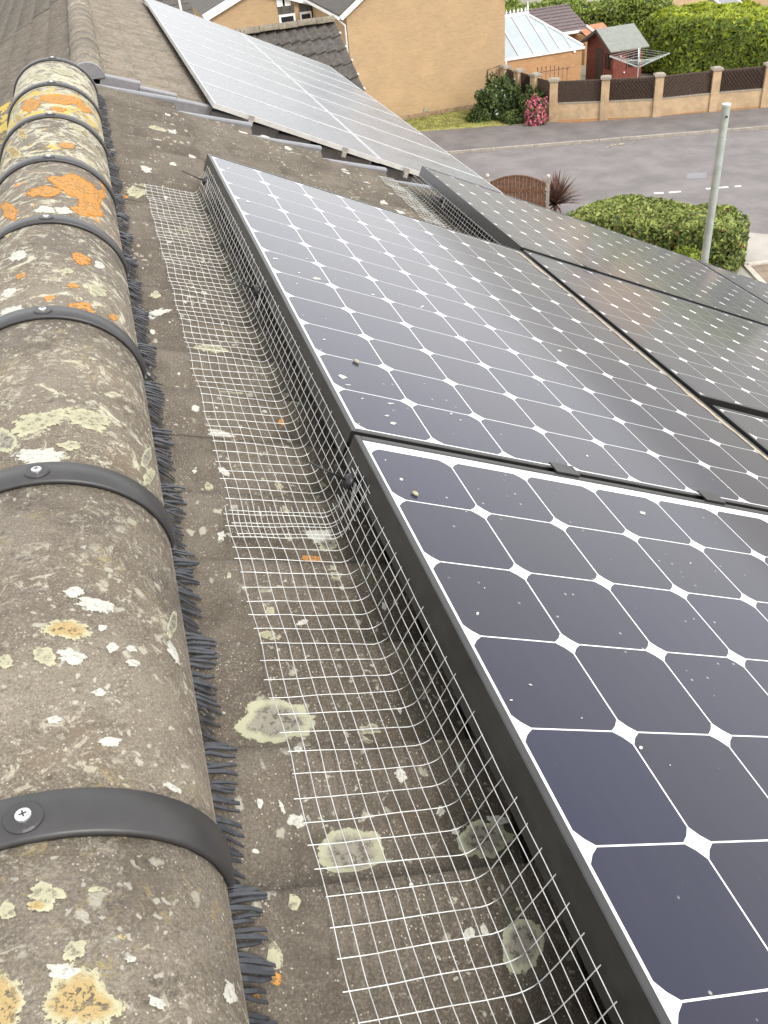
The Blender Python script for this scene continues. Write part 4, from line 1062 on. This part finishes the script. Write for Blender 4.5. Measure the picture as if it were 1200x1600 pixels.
MB().bar((sx0 - .03, sy0 + .55, .95), (sx0 - .03, sy0 + .55, 1.6), .04, .03, (1, 0, 0)).build('window_bar', MT['wood_red'], wn)
for k, (x, y) in enumerate(((sx0 + .35, 1.55), (sx0 + .95, 1.3), (sx0 + .6, .8))):
    MB().tube([(x, sy0 - .05, y), (x, sy0, y)], .035, 6).build('hook', MT['white_paint'], sh)
# orange tiled store roof between garage and shed
A, B = at_y(915, 55, 48.5), at_y(940, 38, 50.2)
og = empty('outhouse', (A[0] + .5, 49.5, 0), 'small outhouse with rusty orange sheet roof behind the shed', 'outhouse')
MB().add([(A[0], 48.5, A[2]), (A[0] + 1.5, 48.5, A[2] + .05), (A[0] + 2.0, 50.4, B[2] + .05), (A[0] + .4, 50.4, B[2])], [(0, 1, 2, 3)]).add([(A[0], 48.5, A[2] - .06), (A[0] + 1.5, 48.5, A[2] - .01), (A[0] + 1.5, 48.5, A[2] + .05), (A[0], 48.5, A[2])], [(0, 1, 2, 3)]).build('roof', plain('orange_sheet', (.42, .17, .085), .8, var=.2, scale=3), og)
MB().box((A[0] + .05, 48.6, 0), (A[0] + 1.4, 50.2, A[2] - .1)).build('wall', MT['brick_orange'], og)
p0, p1 = Vector((A[0] + .55, 48.48, A[2] + .06)), Vector((A[0] + .95, 50.4, B[2] + .05))
MB().bar(p0, p1, .18, .05).build('roof_batten', MT['kerb_pale'], og)

# rotary clothes dryer
dr = empty('clothes_dryer', (*at_z(1001, 140, 0)[:2], 0), 'rotary clothes dryer with pale arms standing before the shed', 'clothes dryer')
dx, dy = 23.6, 40.3
dr.matrix_basis = Matrix.Translation((dx, dy, 0)); MW[dr.name] = Matrix.Translation((dx, dy, 0))
MB().tube([(dx, dy, 0), (dx, dy, 2.25)], .025, 8).build('pole', MT['dryer'], dr)
tips = []
for k in range(4):
    an = math.radians(-28 + 90 * k); tp = Vector((dx + 1.35 * math.cos(an), dy + 1.35 * math.sin(an), 1.95)); tips.append(tp)
    MB().bar((dx, dy, 1.42), tp, .045, .045).build('arm', MT['dryer'], dr)
    MB().bar((dx, dy, 1.72), Vector((dx, dy, 1.42)) * .45 + tp * .55, .02, .02).build('stay', MT['dryer'], dr)
m = MB()
for f in (.45, .6, .75, .88, 1.0):
    for k in range(4):
        c0 = Vector((dx, dy, 1.42)); m.bar(c0 + (tips[k] - c0) * f, c0 + (tips[(k + 1) % 4] - c0) * f, .009, .009)
m.build('lines', MT['dryer'], dr)

# ------------------------------------------------------------------ garden wall with piers and slatted panels
piers = [np.array(p_) for p_ in ((18.66, 38.90), (20.62, 37.84), (22.64, 36.85), (25.07, 36.3), (27.2, 35.62), (29.5, 34.95))]
gw = empty('garden_wall', (22.6, 36.9, 0), 'tan garden wall along the pavement with capped piers and dark slatted panels', 'wall')
def oriented_box(m, c, d, half, thick, z0, z1, mi=0):
    d = np.array(d); nn = np.array([-d[1], d[0]])
    q = [c - d * half - nn * thick, c + d * half - nn * thick, c + d * half + nn * thick, c - d * half + nn * thick]
    return m.add([(*p_, z0) for p_ in q] + [(*p_, z1) for p_ in q], [(3, 2, 1, 0), (4, 5, 6, 7), (0, 1, 5, 4), (1, 2, 6, 5), (2, 3, 7, 6), (3, 0, 4, 7)], mi)
def wall_run(root, pts, hp, hw, slats=True, flip0=0):
    for i, c in enumerate(pts):
        d = pts[min(i + 1, len(pts) - 1)] - pts[max(i - 1, 0)]; d = d / np.linalg.norm(d)
        pr = oriented_box(MB(), c, d, .175, .175, 0, hp - .11).build('pier', MT['render_tan'], root)
        m = oriented_box(MB(), c, d, .225, .225, hp - .11, hp - .03); b_ = len(m.v)
        oriented_box(m, c, d, .16, .16, hp - .03, hp)
        m.build('pier_cap', MT['stone_cap'], pr)
        if i + 1 < len(pts):
            A_, B_ = pts[i], pts[i + 1]; L = np.linalg.norm(B_ - A_); d = (B_ - A_) / L; mid = (A_ + B_) / 2
            oriented_box(MB(), mid, d, L / 2 - .17, .10, 0, hw).build('wall_panel', MT['render_tan'], root)
            oriented_box(MB(), mid, d, L / 2 - .17, .115, 0, .16).build('brick_footing', MT['brick_orange'], root)
            oriented_box(MB(), mid, d, L / 2 - .17, .12, hw, hw + .04).build('wall_coping', MT['stone_cap'], root)
            fr = oriented_box(MB(), mid, d, L / 2 - .175, .025, hp - .20, hp - .13); oriented_box(fr, mid, d, L / 2 - .175, .025, hw + .042, hw + .09)
            fr = fr.build('panel_rail', MT['wood_dark'], root)
            oriented_box(MB(), mid, d, L / 2 - .18, .008, hw + .09, hp - .20).build('panel_back', MT['wood_dark'], fr)
            # diagonal slats
            z0, z1 = hw + .09, hp - .20; H = z1 - z0; nsl = 13; w0 = L - .36; sgn = 1 if (i + flip0) % 2 == 0 else -1
            for k in range(-3, nsl + 3):
                s0 = -w0 / 2 + w0 * k / nsl; s1 = s0 + H * .85 * sgn
                a0, a1 = (s0, z0), (s1, z1)
                def clip(pa, pb):
                    out_ = []
                    for lo in (True, False):
                        pass
                    t0_, t1_ = 0.0, 1.0; ds = pb[0] - pa[0]
                    for bound, sg2 in ((-w0 / 2, 1), (w0 / 2, -1)):
                        va_, vb_ = sg2 * (pa[0] - bound), sg2 * (pb[0] - bound)
                        if va_ < 0 and vb_ < 0: return None
                        if va_ < 0: t0_ = max(t0_, va_ / (va_ - vb_))
                        if vb_ < 0: t1_ = min(t1_, va_ / (va_ - vb_))
                    if t1_ - t0_ < .05: return None
                    return [(pa[0] + ds * t_, pa[1] + (pb[1] - pa[1]) * t_) for t_ in (t0_, t1_)]
                cc = clip(a0, a1)
                if not cc: continue
                nn = np.array([d[1], -d[0]])
                if nn[1] > 0: nn = -nn
                P0, P1 = [np.array([*(mid + d * s_ + nn * .022), z_]) for s_, z_ in cc]
                MB().bar(P0, P1, .016, .085, (nn[0], nn[1], 0)).build('slat', MT['wood_dark'], fr)
wall_run(gw, piers, 1.87, .82)
side = [np.array(p_) for p_ in ((18.66, 38.90 + .0), (18.42, 40.35), (18.15, 41.6), (17.95, 42.72))]
gs = empty('garden_wall', (18.2, 41, 0), 'short return wall with three piers running back to the brick house', 'wall')
wall_run(gs, side[1:], 1.87, .82, True, 1)
A_, B_ = side[0], side[1]; d = (B_ - A_) / np.linalg.norm(B_ - A_); mid = (A_ + B_) / 2
oriented_box(MB(), mid, d, .53, .1, 0, .82).build('wall_panel', MT['render_tan'], gs)
oriented_box(MB(), mid, d, .53, .02, .82, 1.70).build('slat_panel', MT['wood_dark'], gs)
# rusty railing with spear heads behind the corner
rl = empty('railing', (19.3, 41.5, 0), 'short rusty spear topped railing before the conservatory wall', 'railing')
for i in range(8):
    P = at_y(840 + i * 6.6, 110, 42.2); x = P[0]; zt = at_y(840 + i * 6.6, 102 + abs(i - 3.5) * .8, 42.2)[2]
    MB().tube([(x, 42.2, 0), (x, 42.2, zt - .12)], .012, 5).build('bar', MT['rust'], rl)
    MB().tube([(x, 42.2, zt - .14), (x, 42.2, zt - .08), (x, 42.2, zt + .02)], [.01, .03, .003], 5).build('spear_head', MT['rust'], rl)
x0, x1 = at_y(836, 112, 42.2)[0], at_y(890, 110, 42.2)[0]
MB().bar((x0, 42.2, 1.45), (x1, 42.2, 1.45), .02, .03).build('top_rail', MT['rust'], rl)
MB().bar((x0, 42.2, .4), (x1, 42.2, .4), .02, .03).build('bottom_rail', MT['rust'], rl)

# ------------------------------------------------------------------ houses at the top of the picture
YH = 50.0
gh = empty('house', (8, 54, 0), 'tan gabled house with white barge board behind the brown roof', 'house')
A, B = at_y(318, 28, YH), at_y(372, -3, YH); slope = (B[2] - A[2]) / (B[0] - A[0]); xr2 = at_y(484, 10, YH)[0]
xm2 = (A[0] + xr2) / 2; za2 = A[2] + slope * (xm2 - A[0])
MB().add([(A[0] + .3, YH, 0), (xr2, YH, 0), (xr2, YH, A[2]), (xm2, YH, za2), (A[0] + .3, YH, A[2]), (xr2, YH + 8, 0), (xr2, YH + 8, A[2]), (A[0] + .3, YH + 8, 0), (A[0] + .3, YH + 8, A[2])], [(0, 1, 2, 3, 4), (1, 5, 6, 2), (7, 0, 4, 8)]).build('wall', MT['brick_tan'], gh)
MB().bar((A[0], YH - .2, A[2]), (xm2, YH - .2, za2 + .1), .04, .34).build('barge_board', MT['white_paint'], gh)
MB().bar((xr2 + .3, YH - .2, A[2]), (xm2, YH - .2, za2 + .1), .04, .34).build('barge_board', MT['white_paint'], gh)
for sg, xe in ((1, A[0] - .1), (-1, xr2 + .4)):
    MB().add([(xe, YH - .2, A[2] + .12), (xe, YH + 8.2, A[2] + .12), (xm2, YH + 8.2, za2 + .26), (xm2, YH - .2, za2 + .26)], [(0, 1, 2, 3)]).build('roof_slope', MT['tile_dark'], gh)
for (px_, py_, ww, hh, nm) in ((449, 31, .42, .26, 0), (478, 27, .30, .26, 1), (438, 2, .2, .22, 2), (447, 1, .2, .22, 3)):
    c = at_y(px_, py_, YH)
    wn = MB().box((c[0] - ww, YH - .05, c[2] - hh), (c[0] + ww, YH - .005, c[2] + hh)).build('window', MT['white_paint'], gh)
    if nm < 2:
        MB().box((c[0] - ww * .75, YH - .06, c[2] - hh * .6), (c[0] + ww * .75, YH - .052, c[2] + hh * .6)).build('pane', MT['window_dark'], wn)
        MB().box((c[0] - ww, YH - .03, c[2] + hh + .02), (c[0] + ww, YH - .004, c[2] + hh + .38)).build('lintel', MT['tile_dark'], gh)
gh2 = empty('house', (3, 60, 0), 'house with grey tiled roof at the top left behind the panels', 'house')
A, B = at_y(268, 40, 60.0), at_y(350, 40, 60.0)
for k in range(9):
    y0_, y1_ = 60 + k * .5, 60 + (k + 1) * .5; z0_ = A[2] - 1.5 + k * .3
    MB().add([(A[0] - 6, y0_, z0_ + .05), (B[0] + 1.5, y0_, z0_ + .05), (B[0] + 1.5, y1_, z0_ + .3), (A[0] - 6, y1_, z0_ + .3), (A[0] - 6, y0_, z0_), (B[0] + 1.5, y0_, z0_)], [(0, 1, 2, 3), (4, 5, 1, 0)]).build('tile_course', MT['tile_dark'], gh2)
MB().box((A[0] - 6, 60.2, 0), (B[0] + 1.4, 68, A[2] - 1.45)).build('wall', MT['brick_orange'], gh2)
P0, P1 = at_y(283, 16, 55.), at_y(279, -4, 55.)
tag(MB().tube([(P0[0], 55, 0), (P0[0], 55, P1[2] + 1.5)], .06, 8).build('white_pole', MT['white_paint']), 'thin white pole at the top left beyond the far panels', 'pole')
# white garden room and grey roof at top right
wr_ = empty('garden_room', (30, 58, 0), 'white garden room at the top beside the tall hedge', 'garden room')
A, B = at_y(978, 24, 60.), at_y(1012, 6, 60.)
MB().box((A[0], 60, 0), (A[0] + .45, 62, A[2] + 2.2)).build('wall', MT['render_tan'], wr_)
MB().box((A[0] + .47, 60.2, 0), (A[0] + 3.2, 62, A[2] + .55)).build('glazed_wall', MT['white_paint'], wr_)
MB().add([(A[0] + .47, 59.8, A[2] + .6), (A[0] + 3.4, 59.8, A[2] + .6), (A[0] + 3.0, 62, A[2] + 1.9), (A[0] + .6, 62, A[2] + 1.9), (A[0] + .47, 59.8, A[2] + .5), (A[0] + 3.4, 59.8, A[2] + .5)], [(0, 1, 2, 3), (4, 5, 1, 0)]).build('roof', MT['white_paint'], wr_)
for i in range(4): MB().box((A[0] + .6 + i * .62, 60.17, A[2] - .6), (A[0] + 1.1 + i * .62, 60.197, A[2] + .4)).build('pane', MT['glass_roof'], wr_)
gh3 = empty('house', (44, 58, 0), 'pale house with grey roof and white edges at the top right corner', 'house')
A, B = at_y(1150, 14, 56.), at_y(1178, 14, 56.)
MB().add([(A[0] + .1, 56, A[2] - .6), (B[0] + .1, 56, A[2] - .6), (B[0] - 1.2, 58.5, A[2] + 1.2), (A[0] - 1.2, 58.5, A[2] + 1.2)], [(0, 1, 2, 3)]).build('roof', plain('grey_slate', (.25, .25, .27), .7), gh3)
MB().bar((A[0] + .05, 56, A[2] - .56), (A[0] - 1.25, 58.5, A[2] + 1.24), .14, .1).bar((B[0] + .15, 56, A[2] - .56), (B[0] - 1.15, 58.5, A[2] + 1.24), .14, .1).build('verge_board', MT['white_paint'], gh3)
MB().box((B[0] + .4, 57, 0), (B[0] + 7, 62, A[2] + 3)).build('wall', MT['brick_tan'], gh3)
MB().box((A[0] - 4, 57.5, 0), (A[0] - 1.2, 62, A[2] + 2)).build('side_wall', MT['render_tan'], gh3)

# ------------------------------------------------------------------ plants
NPR = np.random.default_rng(11)
def leaves(name, pts, nrm, size, mats, probs, parent, asp=1.6, jit=.9, top=None):
    n = len(pts)
    d = nrm + NPR.normal(0, jit, (n, 3)); d /= np.linalg.norm(d, axis=1)[:, None]
    t = np.cross(d, NPR.normal(0, 1, (n, 3))); t /= np.linalg.norm(t, axis=1)[:, None]
    b = np.cross(d, t)
    s = size * NPR.uniform(.6, 1.35, n)[:, None]
    v = np.empty((n, 4, 3))
    v[:, 0] = pts - t * s * asp * .5; v[:, 1] = pts + b * s * .42 + d * s * .10; v[:, 2] = pts + t * s * asp * .5; v[:, 3] = pts - b * s * .42 + d * s * .10
    me = bpy.data.meshes.new(name)
    me.vertices.add(n * 4); me.vertices.foreach_set('co', v.ravel())
    me.loops.add(n * 4); me.loops.foreach_set('vertex_index', np.arange(n * 4))
    me.polygons.add(n); me.polygons.foreach_set('loop_start', np.arange(0, n * 4, 4))
    me.polygons.foreach_set('loop_total', np.full(n, 4))
    for m_ in mats: me.materials.append(m_)
    mi = NPR.choice(len(mats), n, p=probs)
    if top is not None:      # lighter leaves on upward faces: daylight on the top put into leaf colour
        sel = (nrm[:, 2] > .6) & (NPR.random(n) < .7); mi = np.where(sel, NPR.choice(len(mats), n, p=top), mi)
    me.polygons.foreach_set('material_index', mi)
    me.update(); me.validate()
    return link(name, me, parent)
def box_shell(n, A, B, half, z0, z1, depth=.35, rnd_top=.35, lump=.22, sc=.7):
    """points near the skin of a rounded, lumpy hedge running from A to B"""
    A, B = np.array(A, float), np.array(B, float); L = np.linalg.norm(B - A); d = (B - A) / L; nn = np.array([-d[1], d[0]])
    out_, nr = [], []
    hx, hy, hz = L / 2 + half * .6, half, (z1 - z0)
    while len(out_) < n:
        q = NPR.uniform(-1, 1, 3)
        ax = NPR.choice(3, p=[.18, .42, .40])
        q[ax] = np.sign(q[ax]) if ax != 2 else 1.0
        r = (abs(q[0]) ** 4 + abs(q[1]) ** 4 + (max(q[2], 0) ** 4)) ** .25
        nq = np.array([q[0] ** 3, q[1] ** 3, max(q[2], 0) ** 3 + 1e-6]); q = q / max(r, .2)
        q[2] = max(q[2], -1)
        p = np.array([q[0] * hx, q[1] * hy, (q[2] + 1) / 2 * hz])
        ln = mnoise.noise(Vector((p[0] * sc + A[0], p[1] * sc + A[1], p[2] * sc))) + .5 * mnoise.noise(Vector((p[0] * sc * 2.7, p[1] * sc * 2.7 + A[1], p[2] * sc * 2.7)))
        k = 1 + lump * ln / max(half, .4) - abs(NPR.normal(0, depth * .45)) / max(half, .4)
        p = np.array([p[0] * (1 + (k - 1) * half / hx), p[1] * k, p[2] * (1 + (k - 1) * half / hz)])
        c = (A + B) / 2 + d * p[0] + nn * p[1]
        nv = np.array([d[0] * nq[0] / hx + nn[0] * nq[1] / hy, d[1] * nq[0] / hx + nn[1] * nq[1] / hy, nq[2] / hz]); nv /= np.linalg.norm(nv)
        out_.append((c[0], c[1], z0 + max(.02, p[2]))); nr.append(nv)
    return np.array(out_), np.array(nr)
def hedge(name, label, cat, A, B, half, z0, z1, n, size, mats, probs, lump=.22, depth=.35, asp=1.6, jit=.8, group=None, corek=.78, top=None):
    root = empty(name, (*((np.array(A) + np.array(B)) / 2), z0), label, cat, group)
    P, Nn = box_shell(n, A, B, half, z0, z1, depth, lump=lump)
    leaves('foliage', P, Nn, size, mats, probs, root, asp, jit, top)
    # woody inside
    a_, b_ = np.array(A, float), np.array(B, float); d = (b_ - a_) / np.linalg.norm(b_ - a_)
    m = MB(); L = np.linalg.norm(b_ - a_)
    c0 = oriented_box(m, (a_ + b_) / 2, d, (L / 2 + half * .6) * .93 - .1, half * corek, z0, z0 + (z1 - z0) * .86)
    bm = bmesh.new(); me = m.mesh('branches', MT['core']); bm.from_mesh(me); bmesh.ops.bevel(bm, geom=bm.edges[:], offset=half * .35, segments=3, affect='EDGES'); bm.to_mesh(me); bm.free()
    link('branches', me, root)
    return root
def bush(name, label, cat, c, r, n, size, mats, probs, lump=.3, group=None, zscale=1.0):
    root = empty(name, (c[0], c[1], 0), label, cat, group)
    q = NPR.normal(0, 1, (n, 3)); q /= np.linalg.norm(q, axis=1)[:, None]; q[:, 2] = np.abs(q[:, 2]) * 1.0 - .25 * (NPR.random(n) < .4)
    ln = np.array([mnoise.noise(Vector(p * 2.1 + np.array(c))) + .5 * mnoise.noise(Vector(p * 5.3 + np.array(c))) for p in q])
    rr = (1 + lump * ln - np.abs(NPR.normal(0, .16, n)))[:, None]
    P = np.array([c[0], c[1], 0.0]) + q * rr * np.array([r[0], r[1], r[2]]) + np.array([0, 0, r[2] * .2])
    P[:, 2] = np.maximum(P[:, 2], .03)
    leaves('foliage', P, q, size, mats, probs, root)
    m = MB()
    for k in range(7):
        an = k * 2.4; m.tube([(c[0] + .05 * math.cos(an), c[1] + .05 * math.sin(an), 0), (c[0] + r[0] * .3 * math.cos(an), c[1] + r[1] * .3 * math.sin(an), r[2] * .45), (c[0] + r[0] * .6 * math.cos(an), c[1] + r[1] * .6 * math.sin(an), r[2] * .85)], [.03, .02, .006], 5)
    m.build('branches', MT['core'], root)
    return root

# clipped hedge at the near side of the road
tA, tB = at_z(905, 330, 1.5), at_z(1110, 345, 1.5)
hedge('hedge', 'clipped leafy hedge with brightly lit green top beside the grey post', 'hedge', (tA[0] + .4, tA[1] - .1), (tB[0] + .25, tB[1] - .1), 1.25, .1, 1.72, 34000, .085,
      [MT['leaf_a'], MT['leaf_b'], MT['leaf_c'], MT['leaf_red']], [.48, .27, .225, .025], lump=.14, depth=.45, top=[.22, .76, 0, .02])
P = at_z(1070, 402, .95)
bush('bush', 'small lime green bush in front of the clipped hedge', 'bush', (P[0], P[1], 0), (.85, .6, .95), 6500, .05, [MT['leaf_lime'], MT['leaf_a']], [.8, .2])
# tall conifer hedge on the right
hedge('conifer_hedge', 'tall clipped conifer hedge with brightly lit yellow green top', 'hedge', (28.0, 45.0), (33.2, 35.5), 1.9, 0, 2.95, 62000, .12,
      [MT['conifer'], MT['conifer_b'], MT['leaf_a']], [.55, .15, .3], lump=.3, depth=.55, asp=2.2, jit=.55, corek=.84, top=[.06, .94, 0])
# green mass behind the garage and shed
hedge('garden_hedge', 'rounded green garden hedge behind the garage and shed', 'hedge', (24.5, 57.5), (31.5, 52.0), 1.7, 0, 2.2, 26000, .13, [MT['conifer'], MT['leaf_b'], MT['leaf_c']], [.55, .25, .2], lump=.5, depth=.6)
hedge('garden_hedge', 'low green hedge at the top above the conservatory cresting', 'hedge', (20.5, 60.5), (26.0, 61.5), 1.3, 0, 1.7, 9000, .14, [MT['conifer'], MT['leaf_b'], MT['leaf_c']], [.5, .25, .25], lump=.5, depth=.6)
# shrubs at the corner of the brick house
bush('shrub', 'large dark green shrub at the foot of the brick wall', 'shrub', (16.9, 41.0, 0), (1.15, .9, 1.35), 9000, .10, [MT['leaf_c'], MT['leaf_a'], MT['white_petal']], [.72, .26, .02], lump=.45)
bush('shrub', 'dark shrub beside the corner pier behind the pink flowers', 'shrub', (18.0, 39.75, 0), (.62, .6, 1.15), 5000, .09, [MT['leaf_c'], MT['leaf_a']], [.7, .3], lump=.4)
bush('shrub', 'low green shrub on the lawn left of the pink flowers', 'shrub', (16.0, 40.85, 0), (.7, .55, .6), 4000, .08, [MT['leaf_c'], MT['leaf_a']], [.6, .4], lump=.4)
bush('shrub', 'small grey green shrub at the lawn edge', 'shrub', (17.05, 39.6, 0), (.55, .45, .5), 3000, .08, [MT['leaf_a'], MT['leaf_c']], [.6, .4], lump=.4)
fl = bush('flowering_shrub', 'shrub covered with bright pink flowers at the wall corner', 'shrub', (17.75, 38.75, 0), (.55, .42, 1.05), 3200, .085, [MT['leaf_c'], MT['leaf_a'], MT['pink']], [.25, .17, .58], lump=.45)
# spiky purple plant and arched fence panel by the road
fx = at_z(866, 322, .0)
fx = np.array([12.75, 26.0])
sp = empty('phormium', (fx[0], fx[1], .1), 'spiky bronze purple plant beside the arched fence panel', 'plant')
sh_m = [MB() for _ in range(1)][0]
P0 = at_z(868, 312, .75)
bx_, by_ = P0[0], P0[1]
sp.matrix_basis = Matrix.Translation((bx_, by_, 0)); MW[sp.name] = Matrix.Translation((bx_, by_, 0))
for k in range(130):
    an = rnd.uniform(0, 6.283); el = rnd.uniform(-.05, 1.45); L = rnd.uniform(.8, 1.2)
    dv = Vector((math.cos(an) * math.cos(el), math.sin(an) * math.cos(el), math.sin(el))); sd_ = Vector((-math.sin(an), math.cos(an), 0)) * .042
    b0 = Vector((bx_, by_, .6)); p1 = b0 + dv * L * .55; p2 = b0 + dv * L - Vector((0, 0, .12 * math.cos(el)))
    m = MB().add([b0 - sd_, b0 + sd_, p1 + sd_, p1 - sd_, p2], [(0, 1, 2, 3), (3, 2, 4)])
    m.build('leaf', MT['leaf_purple'] if rnd.random() < .7 else MT['leaf_tan'], sp)
MB().tube([(bx_, by_, 0), (bx_, by_, .7)], [.09, .06], 8).build('stem', MT['leaf_tan'], sp)
A, B = at_z(766, 285, 1.55), at_z(852, 286, 1.55)
A, B = A[:2], B[:2]; yf = None
fp = empty('arched_fence', (*((A + B) / 2), 0), 'arched brown wooden fence panel near the road behind the panels', 'fence')
d = (B - A) / np.linalg.norm(B - A); L = np.linalg.norm(B - A); nb = 15
for k in range(nb):
    t_ = (k + .5) / nb; c = A + d * L * t_; zt = 1.52 + .24 * (1 - (2 * t_ - 1) ** 2)
    oriented_box(MB(), c, d, L / nb / 2 - .006, .012 + (k % 2) * .006, .12, zt).build('board', MT['wood_fence'], fp)
for z in (.4, 1.25): oriented_box(MB(), A + d * L / 2, d, L / 2, .03, z, z + .08).build('rail', MT['wood_fence'], fp)
m = MB()
for k in range(nb):
    t0, t1 = k / nb, (k + 1) / nb
    z0, z1 = 1.52 + .24 * (1 - (2 * t0 - 1) ** 2), 1.52 + .24 * (1 - (2 * t1 - 1) ** 2)
    m.bar((*(A + d * L * t0), z0 + .02), (*(A + d * L * t1), z1 + .02), .07, .04)
m.build('arched_top_rail', MT['wood_fence'], fp)
for k, (px_, py_) in enumerate(((765, 281), (853, 271))):
    c = (A if k == 0 else B) + d * (.09 if k else -.09)
    ps = empty('fence_post', (*c, 0), ('pale fence post with ball cap at the left of the arched panel', 'pale fence post with ball cap behind the spiky plant')[k], 'post', 'fence posts')
    oriented_box(MB(), c, d, .045, .045, 0, 1.72).build('shaft', MT['stone_cap'], ps)
    bm = bmesh.new(); bmesh.ops.create_uvsphere(bm, u_segments=10, v_segments=7, radius=.065); me = bpy.data.meshes.new('ball_cap'); bm.to_mesh(me); bm.free(); me.materials.append(MT['kerb_pale'])
    link('ball_cap', me, ps, Matrix.Translation((*c, 1.77)))

# grey lamp column at the right
pt = CAM + ray(1135.2, 163) * 16.5
lp = empty('post', (pt[0], pt[1], 0), 'tall grey galvanised post rising in front of the hedge', 'post')
MB().tube([(pt[0], pt[1], 0), (pt[0], pt[1], 2.0), (pt[0], pt[1], pt[2] - .02)], [.074, .068, .066], 20, cap=False).build('shaft', MT['metal_post'], lp, True)
MB().tube([(pt[0], pt[1], pt[2] - .02), (pt[0], pt[1], pt[2] + .01)], .071, 20).build('cap', MT['dryer'], lp)
for z in (pt[2] - .55, pt[2] - 1.5):
    MB().tube([(pt[0], pt[1], z), (pt[0], pt[1], z + .03)], .0705, 20).build('band', MT['metal_post'], lp)
MB().tube([(pt[0] - .02, pt[1] - .071, pt[2] - .17), (pt[0] - .02, pt[1] - .085, pt[2] - .17)], .018, 8).build('bolt', MT['clip'], lp)
